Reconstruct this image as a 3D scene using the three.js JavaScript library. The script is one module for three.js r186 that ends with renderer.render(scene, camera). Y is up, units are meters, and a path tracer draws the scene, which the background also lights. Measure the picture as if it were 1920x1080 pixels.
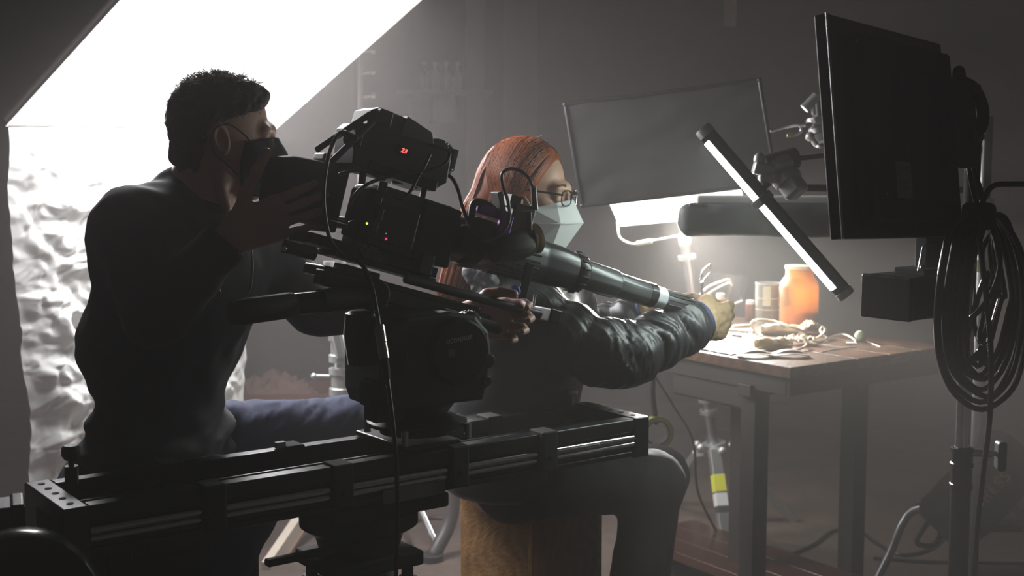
import * as THREE from 'three';
import { RoundedBoxGeometry } from 'three/addons/geometries/RoundedBoxGeometry.js';
import { mergeGeometries, mergeVertices, toCreasedNormals } from 'three/addons/utils/BufferGeometryUtils.js';
import { RectAreaLightUniformsLib } from 'three/addons/lights/RectAreaLightUniformsLib.js';
import { FontLoader } from 'three/addons/loaders/FontLoader.js';
import { TextGeometry } from 'three/addons/geometries/TextGeometry.js';
import { createNoise3D, createNoise2D } from 'simplex-noise';

// ---------------------------------------------------------------- camera, exposure, haze
const scene = new THREE.Scene();
scene.background = new THREE.Color(0x000000);
const renderer = new THREE.WebGLRenderer();
renderer.toneMapping = THREE.LinearToneMapping;
renderer.toneMappingExposure = 1.0;
renderer.shadowMap.enabled = true;
RectAreaLightUniformsLib.init();
const FOCAL = 2400, EYE = 1.3, PITCH = Math.atan(244 / FOCAL);      // focal length in pixels of the 1920x1080 frame
const camera = new THREE.PerspectiveCamera(2 * Math.atan(540 / FOCAL) * 180 / Math.PI, 16 / 9, 0.05, 60);
camera.position.set(0, EYE, 0);
camera.rotation.x = -PITCH;
camera.focus = 2.5;
camera.userData.fStop = 4.5;
scene.fog = new THREE.FogExp2(0xfff8f4, 0.062);                     // stage haze, even through the whole room

// ---------------------------------------------------------------- helpers
const V = (x, y, z) => new THREE.Vector3(x, y, z);
const cp = Math.cos(PITCH), sp = Math.sin(PITCH);
function ray(px, py) { const x = (px - 960) / FOCAL, y = (540 - py) / FOCAL; return V(x, y * cp - sp, -y * sp - cp); }
function at(px, py, depth) { const d = ray(px, py); return d.multiplyScalar(depth / -d.z).add(V(0, EYE, 0)); }   // the point at that distance into the room
function onPlane(px, py, p, n) { const d = ray(px, py), e = V(0, EYE, 0); return d.multiplyScalar(n.dot(p.clone().sub(e)) / n.dot(d)).add(e); }
let seed = 7;
const rnd = (a = 0, b = 1) => { seed = (seed * 1664525 + 1013904223) >>> 0; return a + (b - a) * seed / 4294967296; };
const noise3 = createNoise3D(() => rnd()), noise2 = createNoise2D(() => rnd());
const clamp = (x, a, b) => Math.min(b, Math.max(a, x)), mixn = (a, b, t) => a + (b - a) * t, lerpV = (a, b, t) => a.clone().lerp(b, t);
const names = {};
function numbered(n) { names[n] = (names[n] ?? -1) + 1; return names[n] ? n + '_' + String(names[n]).padStart(3, '0') : n; }
function thing(name, label, category, base = V(0, 0, 0), group) {
  const o = new THREE.Group(); o.name = numbered(name); o.position.copy(base); o.userData = { label, category };
  if (group) o.userData.group = group;
  scene.add(o); o.updateMatrixWorld(true); return o;
}
const shade = (m) => { m.castShadow = m.receiveShadow = true; return m; };
function part(name, geo, mat, parent, label) {                      // geo in room coordinates, becomes a child of parent
  const g = Array.isArray(geo) ? merge(geo) : geo;
  parent.updateWorldMatrix(true, false);
  g.applyMatrix4(parent.matrixWorld.clone().invert());
  const m = shade(new THREE.Mesh(g, mat)); m.name = name; if (label) m.userData.label = label;
  parent.add(m); m.updateMatrixWorld(true); return m;
}
function struct(name, geo, mat, label, category) {
  const m = shade(new THREE.Mesh(Array.isArray(geo) ? merge(geo) : geo, mat)); m.name = name;
  m.userData = { kind: 'structure', label, category }; scene.add(m); m.updateMatrixWorld(true); return m;
}
function merge(list) {
  const l = list.map((g) => { const h = g.index ? g.toNonIndexed() : g.clone(); for (const k of Object.keys(h.attributes)) if (!['position', 'normal', 'uv'].includes(k)) h.deleteAttribute(k); if (!h.attributes.uv) h.setAttribute('uv', new THREE.BufferAttribute(new Float32Array(h.attributes.position.count * 2), 2)); return h; });
  return mergeGeometries(l);
}
const basis = (x, y, z, o = V(0, 0, 0)) => new THREE.Matrix4().makeBasis(x, y, z).setPosition(o);
function frameOf(o, x, up = V(0, 1, 0)) { const X = x.clone().normalize(), Z = X.clone().cross(up).normalize(), Y = Z.clone().cross(X).normalize(); return basis(X, Y, Z, o); }
const F = (m, x, y, z) => V(x, y, z).applyMatrix4(m);                // a point of a frame in room coordinates
function bx(m, c, s, r = 0.002, rot) {                               // rounded box in frame m, centre c, size s
  const g = r > 0 ? new RoundedBoxGeometry(s[0], s[1], s[2], 2, Math.min(r, Math.min(...s) * 0.49)) : new THREE.BoxGeometry(...s);
  const k = new THREE.Matrix4(); if (rot) k.makeRotationFromEuler(new THREE.Euler(...rot)); k.setPosition(...c);
  return g.applyMatrix4(k).applyMatrix4(m);
}
const ID = new THREE.Matrix4();
function along(a, b) { const y = b.clone().sub(a), l = y.length(); y.normalize(); const h = Math.abs(y.y) > 0.9 ? V(1, 0, 0) : V(0, 1, 0), x = y.clone().cross(h).normalize(), z = x.clone().cross(y); return [basis(x, y, z, a), l]; }
function cyl(a, b, r1, r2 = r1, seg = 20, open = false) { const [m, l] = along(a, b); return new THREE.CylinderGeometry(r2, r1, l, seg, 1, open).translate(0, l / 2, 0).applyMatrix4(m); }
function lathe(a, b, prof, seg = 32) {                               // profile [[radius, metres along a->b], ...]
  const [m] = along(a, b);
  return toCreasedNormals(new THREE.LatheGeometry(prof.map((p) => new THREE.Vector2(Math.max(p[0], 0.00001), p[1])), seg), 0.6).applyMatrix4(m);
}
function ring(a, b, ro, ri, seg = 40) { const l = a.distanceTo(b); return lathe(a, b, [[ri, 0], [ro, 0], [ro, l], [ri, l], [ri, 0]], seg); }
function tube(pts, r, n = 8, seg = 8, closed = false) {
  const c = new THREE.CatmullRomCurve3(pts, closed, 'centripetal');
  const t = new THREE.TubeGeometry(c, Math.max(2, pts.length * n), r, seg, closed);
  if (closed) return t;
  const e = (k) => new THREE.SphereGeometry(r, seg, 6).translate(...c.getPoint(k).toArray());
  return merge([t, e(0), e(1)]);
}
const ball = (p, r, s = 16) => new THREE.SphereGeometry(r, s, Math.max(6, s >> 1)).translate(p.x, p.y, p.z);
const ellip = (p, r, s = 20) => new THREE.SphereGeometry(1, s, s >> 1).scale(...r).translate(p.x, p.y, p.z);
function prism(m, outline, depth, bevel = 0) {                       // outline [[x, y], ...] in frame m, extruded along its z, centred
  const g = new THREE.ExtrudeGeometry(new THREE.Shape(outline.map((p) => new THREE.Vector2(...p))), { depth, bevelEnabled: bevel > 0, bevelSize: bevel, bevelThickness: bevel, bevelSegments: 2, curveSegments: 8 });
  return g.translate(0, 0, -depth / 2).applyMatrix4(m);
}
function uvBox(g, s = 1) {                                           // uv in metres from the axes of the geometry
  const p = g.attributes.position, n = g.attributes.normal, uv = new Float32Array(p.count * 2);
  for (let i = 0; i < p.count; i++) {
    const a = Math.abs(n.getX(i)), b = Math.abs(n.getY(i)), c = Math.abs(n.getZ(i));
    const [u, v] = b >= a && b >= c ? [p.getX(i), p.getZ(i)] : a >= c ? [p.getZ(i), p.getY(i)] : [p.getX(i), p.getY(i)];
    uv[2 * i] = u * s; uv[2 * i + 1] = v * s;
  }
  g.setAttribute('uv', new THREE.BufferAttribute(uv, 2)); return g;
}
function tex(w, h, fn, srgb = true, rep = 1) {                       // fn(u, v) -> [r, g, b] 0..1
  const d = new Uint8Array(w * h * 4);
  for (let y = 0; y < h; y++) for (let x = 0; x < w; x++) { const c = fn(x / w, y / h), i = (y * w + x) * 4; for (let k = 0; k < 3; k++) d[i + k] = clamp(c[k] * 255, 0, 255); d[i + 3] = 255; }
  const t = new THREE.DataTexture(d, w, h); t.magFilter = THREE.LinearFilter; t.wrapS = t.wrapT = THREE.RepeatWrapping; t.repeat.set(rep, rep); if (srgb) t.colorSpace = THREE.SRGBColorSpace; t.needsUpdate = true; return t;
}
const per = (u, v, f, s = 0) => { const a = u * 2 * Math.PI, b = v * 2 * Math.PI, r = f / (2 * Math.PI); return noise3(Math.cos(a) * r + s, Math.sin(a) * r + Math.cos(b) * r * 1.3, Math.sin(b) * r * 1.3 - s); };  // noise that repeats over 0..1
function canvasTex(w, h, draw) { const c = document.createElement('canvas'); c.width = w; c.height = h; draw(c.getContext('2d'), w, h); const t = new THREE.CanvasTexture(c); t.colorSpace = THREE.SRGBColorSpace; t.magFilter = THREE.LinearFilter; return t; }
const std = (color, roughness = 0.6, metalness = 0, more = {}) => new THREE.MeshStandardMaterial({ color, roughness, metalness, ...more });
const phys = (color, roughness, more = {}) => new THREE.MeshPhysicalMaterial({ color, roughness, ...more });

// distance fields and their surface (surface nets)
const smin = (a, b, k) => { const h = Math.max(k - Math.abs(a - b), 0) / k; return Math.min(a, b) - h * h * k * 0.25; };
const smax = (a, b, k) => -smin(-a, -b, k);
const cap = (a, b, ra, rb = ra) => ({ ax: a.x, ay: a.y, az: a.z, bx: b.x - a.x, by: b.y - a.y, bz: b.z - a.z, l: a.distanceToSquared(b) || 1e-9, ra, rb });
function dCap(c, x, y, z) { const px = x - c.ax, py = y - c.ay, pz = z - c.az, h = clamp((px * c.bx + py * c.by + pz * c.bz) / c.l, 0, 1); let r = c.ra + (c.rb - c.ra) * h; if (c.puff) r += c.puff[1] * (Math.abs(Math.sin(h * c.puff[0] * Math.PI)) - 0.5); return Math.hypot(px - c.bx * h, py - c.by * h, pz - c.bz * h) - r; }
function dEll(cx, cy, cz, rx, ry, rz, x, y, z) { const a = (x - cx) / rx, b = (y - cy) / ry, c = (z - cz) / rz, k0 = Math.hypot(a, b, c), k1 = Math.hypot(a / rx, b / ry, c / rz); return k1 ? k0 * (k0 - 1) / k1 : -Math.min(rx, ry, rz); }
const capsField = (caps, k) => (x, y, z) => { let d = 1e9; for (const c of caps) d = smin(d, dCap(c, x, y, z), k); return d; };
function sdfMesh(f, lo, hi, cell, inv) {
  const n = [0, 1, 2].map((i) => Math.ceil((hi.getComponent(i) - lo.getComponent(i)) / cell) + 1), [nx, ny, nz] = n;
  const val = new Float32Array(nx * ny * nz), id = (i, j, k) => (k * ny + j) * nx + i;
  for (let k = 0; k < nz; k++) for (let j = 0; j < ny; j++) for (let i = 0; i < nx; i++) val[id(i, j, k)] = f(lo.x + i * cell, lo.y + j * cell, lo.z + k * cell);
  const vert = new Int32Array(nx * ny * nz).fill(-1), pos = [], idx = [];
  const cor = [[0, 0, 0], [1, 0, 0], [0, 1, 0], [1, 1, 0], [0, 0, 1], [1, 0, 1], [0, 1, 1], [1, 1, 1]], edges = [[0, 1], [2, 3], [4, 5], [6, 7], [0, 2], [1, 3], [4, 6], [5, 7], [0, 4], [1, 5], [2, 6], [3, 7]];
  for (let k = 0; k < nz - 1; k++) for (let j = 0; j < ny - 1; j++) for (let i = 0; i < nx - 1; i++) {
    const v = cor.map((c) => val[id(i + c[0], j + c[1], k + c[2])]); let s = 0, x = 0, y = 0, z = 0;
    for (const [a, b] of edges) if ((v[a] < 0) !== (v[b] < 0)) { const t = v[a] / (v[a] - v[b]); x += cor[a][0] + t * (cor[b][0] - cor[a][0]); y += cor[a][1] + t * (cor[b][1] - cor[a][1]); z += cor[a][2] + t * (cor[b][2] - cor[a][2]); s++; }
    if (s) { vert[id(i, j, k)] = pos.length / 3; pos.push(lo.x + (i + x / s) * cell, lo.y + (j + y / s) * cell, lo.z + (k + z / s) * cell); }
  }
  const quad = (a, b, c, d, flip) => { if (a < 0 || b < 0 || c < 0 || d < 0) return; flip ? idx.push(a, c, b, a, d, c) : idx.push(a, b, c, a, c, d); };
  for (let k = 1; k < nz - 1; k++) for (let j = 1; j < ny - 1; j++) for (let i = 1; i < nx - 1; i++) {
    const s = val[id(i, j, k)] < 0;
    if (s !== val[id(i + 1, j, k)] < 0) quad(vert[id(i, j - 1, k - 1)], vert[id(i, j, k - 1)], vert[id(i, j, k)], vert[id(i, j - 1, k)], !s);
    if (s !== val[id(i, j + 1, k)] < 0) quad(vert[id(i - 1, j, k - 1)], vert[id(i - 1, j, k)], vert[id(i, j, k)], vert[id(i, j, k - 1)], !s);
    if (s !== val[id(i, j, k + 1)] < 0) quad(vert[id(i - 1, j - 1, k)], vert[id(i, j - 1, k)], vert[id(i, j, k)], vert[id(i - 1, j, k)], !s);
  }
  const e = cell * 0.5, nor = new Float32Array(pos.length);
  for (let q = 0; q < pos.length; q += 3) { const [x, y, z] = [pos[q], pos[q + 1], pos[q + 2]], a = f(x + e, y, z) - f(x - e, y, z), b = f(x, y + e, z) - f(x, y - e, z), c = f(x, y, z + e) - f(x, y, z - e), l = Math.hypot(a, b, c) || 1; nor[q] = a / l; nor[q + 1] = b / l; nor[q + 2] = c / l; }
  const g = new THREE.BufferGeometry(); g.setAttribute('position', new THREE.BufferAttribute(new Float32Array(pos), 3)); g.setAttribute('normal', new THREE.BufferAttribute(nor, 3)); g.setIndex(idx); return g;
}
function boundsOf(caps, pad) { const lo = V(1e9, 1e9, 1e9), hi = V(-1e9, -1e9, -1e9); for (const c of caps) for (const [x, y, z, r] of [[c.ax, c.ay, c.az, c.ra], [c.ax + c.bx, c.ay + c.by, c.az + c.bz, c.rb]]) { lo.min(V(x - r - pad, y - r - pad, z - r - pad)); hi.max(V(x + r + pad, y + r + pad, z + r + pad)); } return [lo, hi]; }

// ---------------------------------------------------------------- materials
const fine = tex(256, 256, (u, v) => { const n = 0.5 + 0.25 * per(u, v, 40) + 0.25 * per(u, v, 90, 4); return [n, n, n]; }, false);
const weave = tex(256, 256, (u, v) => { const n = 0.5 + 0.25 * Math.sin(u * 64 * 2 * Math.PI) * Math.sin(v * 64 * 2 * Math.PI) + 0.2 * per(u, v, 30, 2); return [n, n, n]; }, false);
const woodC = (a, b, kn) => tex(512, 512, (u, v) => { const w = per(u, v, 3, 1) * 0.05, g = 0.5 + 0.5 * Math.sin((u + w) * 34 * Math.PI + 3 * per(u, v, 2, 6)), f = 0.5 + 0.5 * per(u * 1, v, 60, 3); const t = clamp(0.55 * g * 0.6 + 0.45 * f + kn * per(u, v, 5, 9), 0, 1); return [0, 1, 2].map((k) => mixn(a[k], b[k], t)); });
const M = {
  blackPlastic: std(new THREE.Color(0.012, 0.012, 0.013), 0.48), blackMatte: std(new THREE.Color(0.012, 0.012, 0.012), 0.8), blackGloss: std(new THREE.Color(0.010, 0.010, 0.012), 0.22),
  blackMetal: std(new THREE.Color(0.02, 0.02, 0.022), 0.32, 0.5), anodised: std(new THREE.Color(0.035, 0.036, 0.04), 0.28, 0.7), rubber: std(new THREE.Color(0.016, 0.016, 0.016), 0.7, 0, { bumpMap: fine, bumpScale: 0.0004 }),
  darkGrey: std(new THREE.Color(0.05, 0.052, 0.055), 0.5), lensBlack: std(new THREE.Color(0.055, 0.06, 0.062), 0.34, 0.3),
  chrome: std(new THREE.Color(0.62, 0.63, 0.65), 0.2, 1), steel: std(new THREE.Color(0.45, 0.46, 0.47), 0.35, 1), castAlu: std(new THREE.Color(0.42, 0.43, 0.42), 0.5, 0.85),
  cable: std(new THREE.Color(0.010, 0.010, 0.011), 0.3), white: std(new THREE.Color(0.75, 0.75, 0.73), 0.6), tape: std(new THREE.Color(0.10, 0.10, 0.105), 0.7),
  yellowTape: std(new THREE.Color(0.72, 0.72, 0.05), 0.6), blue: std(new THREE.Color(0.06, 0.22, 0.75), 0.35), purple: std(new THREE.Color(0.10, 0.03, 0.16), 0.3, 0.6),
  limeTape: std(new THREE.Color(0.15, 0.17, 0.025), 0.7),
};
M.polished = std(new THREE.Color(0.5, 0.51, 0.53), 0.14, 1);
M.rail = std(new THREE.Color(0.06, 0.062, 0.068), 0.28, 0.8);

// ---------------------------------------------------------------- lamps of the set
// 1. the big silk frame, upper left: lower edge from A to B, leaning up to the right over the set
const silkA = at(10, 237, 3.4), silkB = at(515, 245, 4.2);
const silkX = silkB.clone().sub(silkA).normalize(), silkU0 = V(1, 0.74, 0.71), silkY = silkU0.sub(silkX.clone().multiplyScalar(silkU0.dot(silkX))).normalize(), silkN = silkX.clone().cross(silkY).normalize();
const silkW = silkA.distanceTo(silkB), silkH = 0.76;                // silkN points away from the room's set side if y is negative below
if (silkN.y > 0) silkN.negate();
const silkC = silkA.clone().addScaledVector(silkX, silkW / 2).addScaledVector(silkY, silkH / 2);
function rectLight(name, c, x, n, w, h, color, intensity) {          // faces along n, just in front of its glowing mesh
  const l = new THREE.RectAreaLight(color, intensity, w, h); l.name = name;
  const Z = n.clone().negate(), X = x.clone().normalize(), Y = Z.clone().cross(X).normalize();
  l.position.copy(c).addScaledVector(n, 0.004); l.quaternion.setFromRotationMatrix(basis(X, Y, Z)); scene.add(l); return l;
}
rectLight('silk_light', silkC, silkX, silkN, silkW * 0.985, silkH * 0.985, new THREE.Color(1, 0.98, 0.995), 25);

// ---------------------------------------------------------------- the room
const plaster = tex(512, 512, (u, v) => { const n = 0.5 + 0.3 * per(u, v, 4) + 0.15 * per(u, v, 14, 3) + 0.1 * per(u, v, 50, 5), r = clamp(n, 0, 1); return [0.16 + 0.13 * r, 0.125 + 0.10 * r, 0.115 + 0.085 * r]; });
const concrete = tex(512, 512, (u, v) => { const n = 0.5 + 0.3 * per(u, v, 6, 2) + 0.2 * per(u, v, 30, 8) + 0.1 * per(u, v, 90, 1), r = clamp(n, 0, 1); return [0.25 + 0.13 * r, 0.21 + 0.105 * r, 0.19 + 0.095 * r]; });
const wallM = std(0xffffff, 0.92, 0, { map: plaster, bumpMap: fine, bumpScale: 0.002 }), floorM = std(0xffffff, 0.75, 0, { map: concrete, bumpMap: fine, bumpScale: 0.001 });
const ceilM = std(new THREE.Color(0.03, 0.03, 0.03), 0.9);
const X0 = -2.7, X1 = 3.3, ZB = -6.1, ZF = 1.4, HC = 3.3, T = 0.15;
const wallBox = (cx, cy, cz, sx, sy, sz) => uvBox(bx(ID, [cx, cy, cz], [sx, sy, sz], 0), 0.5);
struct('floor', wallBox((X0 + X1) / 2, -T / 2, (ZB + ZF) / 2, X1 - X0 + 2 * T, T, ZF - ZB + 2 * T), floorM, 'dusty brown concrete studio floor', 'floor');
struct('ceiling', wallBox((X0 + X1) / 2, HC + T / 2, (ZB + ZF) / 2, X1 - X0 + 2 * T, T, ZF - ZB + 2 * T), ceilM, 'black studio ceiling above the set', 'ceiling');
struct('wall_back', wallBox((X0 + X1) / 2, HC / 2, ZB - T / 2, X1 - X0 + 2 * T, HC, T), wallM, 'dark brown plaster wall behind the set', 'wall');
struct('wall_front', wallBox((X0 + X1) / 2, HC / 2, ZF + T / 2, X1 - X0 + 2 * T, HC, T), ceilM, 'black wall behind the photographer', 'wall');
struct('wall_left', wallBox(X0 - T / 2, HC / 2, (ZB + ZF) / 2, T, HC, ZF - ZB), wallM, 'dark wall on the left beyond the white cloth', 'wall');
struct('wall_right', wallBox(X1 + T / 2, HC / 2, (ZB + ZF) / 2, T, HC, ZF - ZB), wallM, 'dark wall on the right of the set', 'wall');
struct('baseboard_back', wallBox((X0 + X1) / 2, 0.06, ZB + 0.012, X1 - X0, 0.12, 0.024), std(new THREE.Color(0.06, 0.035, 0.03), 0.6), 'dark red baseboard along the back wall', 'baseboard');

// the silk: a metal frame, the lit fabric, and the cloth that hangs from its lower edge
{
  const t = thing('diffusion_frame', 'large tilted frame of glowing white silk above the seated man', 'diffusion frame', silkA.clone());
  const fm = frameOf(silkA, silkX, silkY);
  const P = (u, v, n = 0) => silkA.clone().addScaledVector(silkX, u).addScaledVector(silkY, v).addScaledVector(silkN, n);
  const sheet = new THREE.PlaneGeometry(silkW, silkH, 2, 2).applyMatrix4(basis(silkX, silkY, silkX.clone().cross(silkY), silkC));
  const back = sheet.clone().translate(...silkN.clone().multiplyScalar(-0.004).toArray());
  part('glowing_silk', sheet, std(0xf4f4f4, 0.9, 0, { emissive: new THREE.Color(1, 0.99, 1), emissiveIntensity: 1.3 }), t, 'glowing white silk'); part('backing', back, M.blackMatte, t, 'black backing');
  const e = -0.008, r = 0.011;
  for (const [a, b] of [[[-e, -e], [silkW + e, -e]], [[silkW + e, -e], [silkW + e, silkH + e]], [[silkW + e, silkH + e], [-e, silkH + e]], [[-e, silkH + e], [-e, -e]]]) part('frame_tube', cyl(P(...a, -r - 0.008), P(...b, -r - 0.008), r), M.white, t);
}
{
  const w = silkW * 0.87, h = silkA.y - 0.02, nu = 200, nv = 310, pos = [], uv = [], idx = [], hn = V(-silkX.z, 0, silkX.x).normalize(); if (hn.z < 0) hn.negate();
  const folds = []; for (let i = 0; i < 130; i++) folds.push([rnd(0, 6.28), rnd(-1, 1), rnd(7, 26), rnd(0.25, 0.7), rnd(0, w), rnd(0, h), rnd(0.06, 0.2)]);
  const cells = [0.17, 0.085, 0.045].map((c) => { const m = new Map(); return (i, j) => { const k = i * 7919 + j; if (!m.has(k)) m.set(k, [(i + rnd()) * c, (j + rnd()) * c, rnd(-1, 1), rnd(-1, 1), rnd(-1, 1)]); return m.get(k); }; });
  const worley = (x, y, q) => { const c = [0.17, 0.085, 0.045][q], i0 = Math.floor(x / c), j0 = Math.floor(y / c); let f1 = 9, f2 = 9, b = null; for (let i = -1; i < 2; i++) for (let j = -1; j < 2; j++) { const p = cells[q](i0 + i, j0 + j), d = Math.hypot(x - p[0], y - p[1]); if (d < f1) { f2 = f1; f1 = d; b = p; } else if (d < f2) f2 = d; } const e = Math.min(1, (f2 - f1) / (c * 0.22)); return (f2 - f1) * 0.42 + e * ((x - b[0]) * b[2] + (y - b[1]) * b[3]) * 0.3; };
  const height = (x0, y0) => { const x = x0 + 0.02 * noise3(x0 * 7, y0 * 7, 4), y = y0 + 0.02 * noise3(x0 * 7, y0 * 7, 8); let s = 0; for (const [an, ph, fr, am, cx, cy, cr] of folds) { const g = Math.exp(-((x - cx) ** 2 + (y - cy) ** 2) / (cr * cr)); if (g < 0.01) continue; const q = (x * Math.cos(an) + y * Math.sin(an)) * fr + ph * 3, tri = Math.abs(q - Math.round(q)) * 2; s += am * g * tri / fr * 0.9; } return s * 0.35 + 0.30 * worley(x + 5, y + 5, 0) + 0.44 * worley(x + 5, y + 5, 1) + 0.34 * worley(x + 5, y + 5, 2) + 0.014 * noise3(x * 1.6, y * 1.0, 1); };
  for (let j = 0; j <= nv; j++) for (let i = 0; i <= nu; i++) {
    const v = j / nv, u = i / nu, y = v * h, pinch = 0.045 * Math.sin(v * 1.5) + 0.012 * noise2(v * 4, 3), x = mixn(pinch, w - pinch * 0.55 - 0.012 * noise2(v * 5, 8), u);
    const p = silkA.clone().addScaledVector(V(silkX.x, 0, silkX.z).normalize(), x).add(V(0, silkX.y * x - y + 0.015 * (1 - v), 0)).addScaledVector(hn, height(x, y) * Math.min(1, v * 6) * Math.min(1, 0.35 + 8 * Math.min(u, 1 - u)) + 0.006 - 0.02 * Math.min(1, v * 8));
    pos.push(p.x, Math.max(p.y, 0.01), p.z); uv.push(x, y);
  }
  for (let j = 0; j < nv; j++) for (let i = 0; i < nu; i++) { const a = j * (nu + 1) + i; idx.push(a, a + nu + 1, a + 1, a + 1, a + nu + 1, a + nu + 2); }
  const g = new THREE.BufferGeometry(); g.setAttribute('position', new THREE.Float32BufferAttribute(pos, 3)); g.setAttribute('uv', new THREE.Float32BufferAttribute(uv, 2)); g.setIndex(idx); g.computeVertexNormals();
  const t = thing('hanging_cloth', 'crumpled white cloth hanging from the silk frame behind the man', 'cloth', V(silkA.x, 0, silkA.z));
  part('sheet', g, phys(new THREE.Color(0.80, 0.81, 0.79), 0.85, { side: THREE.DoubleSide, transmission: 0.25 }), t);
}

// ---------------------------------------------------------------- people
const skinM = std(new THREE.Color(0.48, 0.28, 0.21), 0.5), skinF = std(new THREE.Color(0.60, 0.37, 0.26), 0.48);
// head frame: x out of the face, y up, z to the person's right
function headField(sc, jaw = 1) {
  const E = [[-0.015, 0.035, 0, 0.098, 0.098, 0.075], [0.022, -0.04, 0, 0.072, 0.085 * jaw, 0.058]];
  const C = [cap(V(0.062, -0.104 * jaw, -0.012), V(0.062, -0.104 * jaw, 0.012), 0.024), cap(V(0.088, 0.004, 0), V(0.108, -0.034, 0), 0.010, 0.013), cap(V(0.106, -0.036, -0.01), V(0.106, -0.036, 0.01), 0.009), cap(V(0.078, 0.022, -0.034), V(0.086, 0.024, 0), 0.014), cap(V(0.086, 0.024, 0), V(0.078, 0.022, 0.034), 0.014), cap(V(0.052, -0.03, -0.04), V(0.052, -0.03, 0.04), 0.026), cap(V(0.082, -0.066, -0.018), V(0.082, -0.066, 0.018), 0.011), cap(V(0.079, -0.079, -0.015), V(0.079, -0.079, 0.015), 0.011), cap(V(0.0, -0.075, -0.045), V(0.05, -0.1 * jaw, -0.018), 0.018), cap(V(0.0, -0.075, 0.045), V(0.05, -0.1 * jaw, 0.018), 0.018)];
  return (X, Y, Z) => {
    const x = X / sc, y = Y / sc, z = Z / sc; let d = 1e9;
    for (const e of E) d = smin(d, dEll(...e, x, y, z), 0.03);
    for (const c of C) d = smin(d, dCap(c, x, y, z), 0.016);
    for (const s of [-1, 1]) {
      d = smax(d, -(Math.hypot(x - 0.102, y - 0.002, z - s * 0.033) - 0.015), 0.012);                     // eye sockets
      d = smin(d, Math.hypot(x - 0.078, y - 0.001, z - s * 0.032) - 0.0135, 0.004);
      const ex = x + 0.012 + (y + 0.008) * 0.25, ear = dEll(0, -0.006, s * 0.08, 0.021, 0.034, 0.012, ex, y, z), bowl = dEll(0.004, -0.004, s * 0.092, 0.013, 0.024, 0.010, ex, y, z);
      d = smin(d, smax(ear, -bowl, 0.005), 0.006);
    }
    return d * sc;
  };
}
// hand: w wrist, f along the fingers, t to the thumb side, n out of the back of the hand; curls per finger [base, mid, tip] in radians
function handCaps(w, f, t, n, s, curls, spread, thumb) {
  const P = (a, b, c) => w.clone().addScaledVector(f, a * s).addScaledVector(t, b * s).addScaledVector(n, c * s), palm = [], fingers = [];
  const base = [[0.092, 0.030], [0.095, 0.008], [0.089, -0.014], [0.079, -0.034]], len = [[0.044, 0.025, 0.021], [0.048, 0.029, 0.022], [0.044, 0.027, 0.021], [0.034, 0.020, 0.018]], rad = [0.0098, 0.0100, 0.0095, 0.0083];
  base.forEach(([a, b], i) => {
    palm.push(cap(P(0.008, b * 0.75, 0), P(a, b, 0), 0.0155 * s, 0.0125 * s));
    let p = P(a, b, 0), an = 0; const side = spread[i] ?? 0, fx = f.clone().multiplyScalar(Math.cos(side)).addScaledVector(t, Math.sin(side));
    const ch = []; for (let k = 0; k < 3; k++) { an += curls[i][k]; const d = fx.clone().multiplyScalar(Math.cos(an)).addScaledVector(n, -Math.sin(an)), q = p.clone().addScaledVector(d, len[i][k] * s); ch.push(cap(p, q, rad[i] * s * (1 - k * 0.09), rad[i] * s * (0.91 - k * 0.09))); p = q; }
    fingers.push(ch);
  });
  palm.push(cap(P(0.02, 0.012, -0.004), P(0.07, -0.012, -0.006), 0.017 * s));
  const th = thumb.map((q) => P(...q)), rr = [0.017, 0.0125, 0.0108, 0.0088]; palm.push(cap(th[0], th[1], rr[0] * s, rr[1] * s));
  fingers.push([cap(th[1], th[2], rr[1] * s, rr[2] * s), cap(th[2], th[3], rr[2] * s, rr[3] * s)]);
  return { palm, fingers };
}
function handField(h, arm) { return (x, y, z) => { let d = 1e9; for (const c of h.palm) d = smin(d, dCap(c, x, y, z), 0.014); if (arm) d = smin(d, dCap(arm, x, y, z), 0.02); let e = 1e9; for (const fi of h.fingers) { let q = 1e9; for (const c of fi) q = smin(q, dCap(c, x, y, z), 0.004); e = Math.min(e, q); } return smin(d, e, 0.007); }; }
function nailsOf(h, n) { return h.fingers.map((ch) => { const c = ch[ch.length - 1], tip = V(c.ax + c.bx * 0.85, c.ay + c.by * 0.85, c.az + c.bz * 0.85), d = V(c.bx, c.by, c.bz).normalize(), up = n.clone().addScaledVector(d, -n.dot(d)).normalize(); const m = basis(d, up, d.clone().cross(up), tip.addScaledVector(up, c.rb * 0.72)); return new THREE.SphereGeometry(1, 10, 6).scale(0.0065, 0.0022, 0.0048).applyMatrix4(m); }); }
const fieldIn = (m, f) => { const i = m.clone().invert(), e = i.elements; return (x, y, z) => f(e[0] * x + e[4] * y + e[8] * z + e[12], e[1] * x + e[5] * y + e[9] * z + e[13], e[2] * x + e[6] * y + e[10] * z + e[14]); };
const boxOf = (p, r) => [p.clone().addScalar(-r), p.clone().addScalar(r)];

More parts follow.
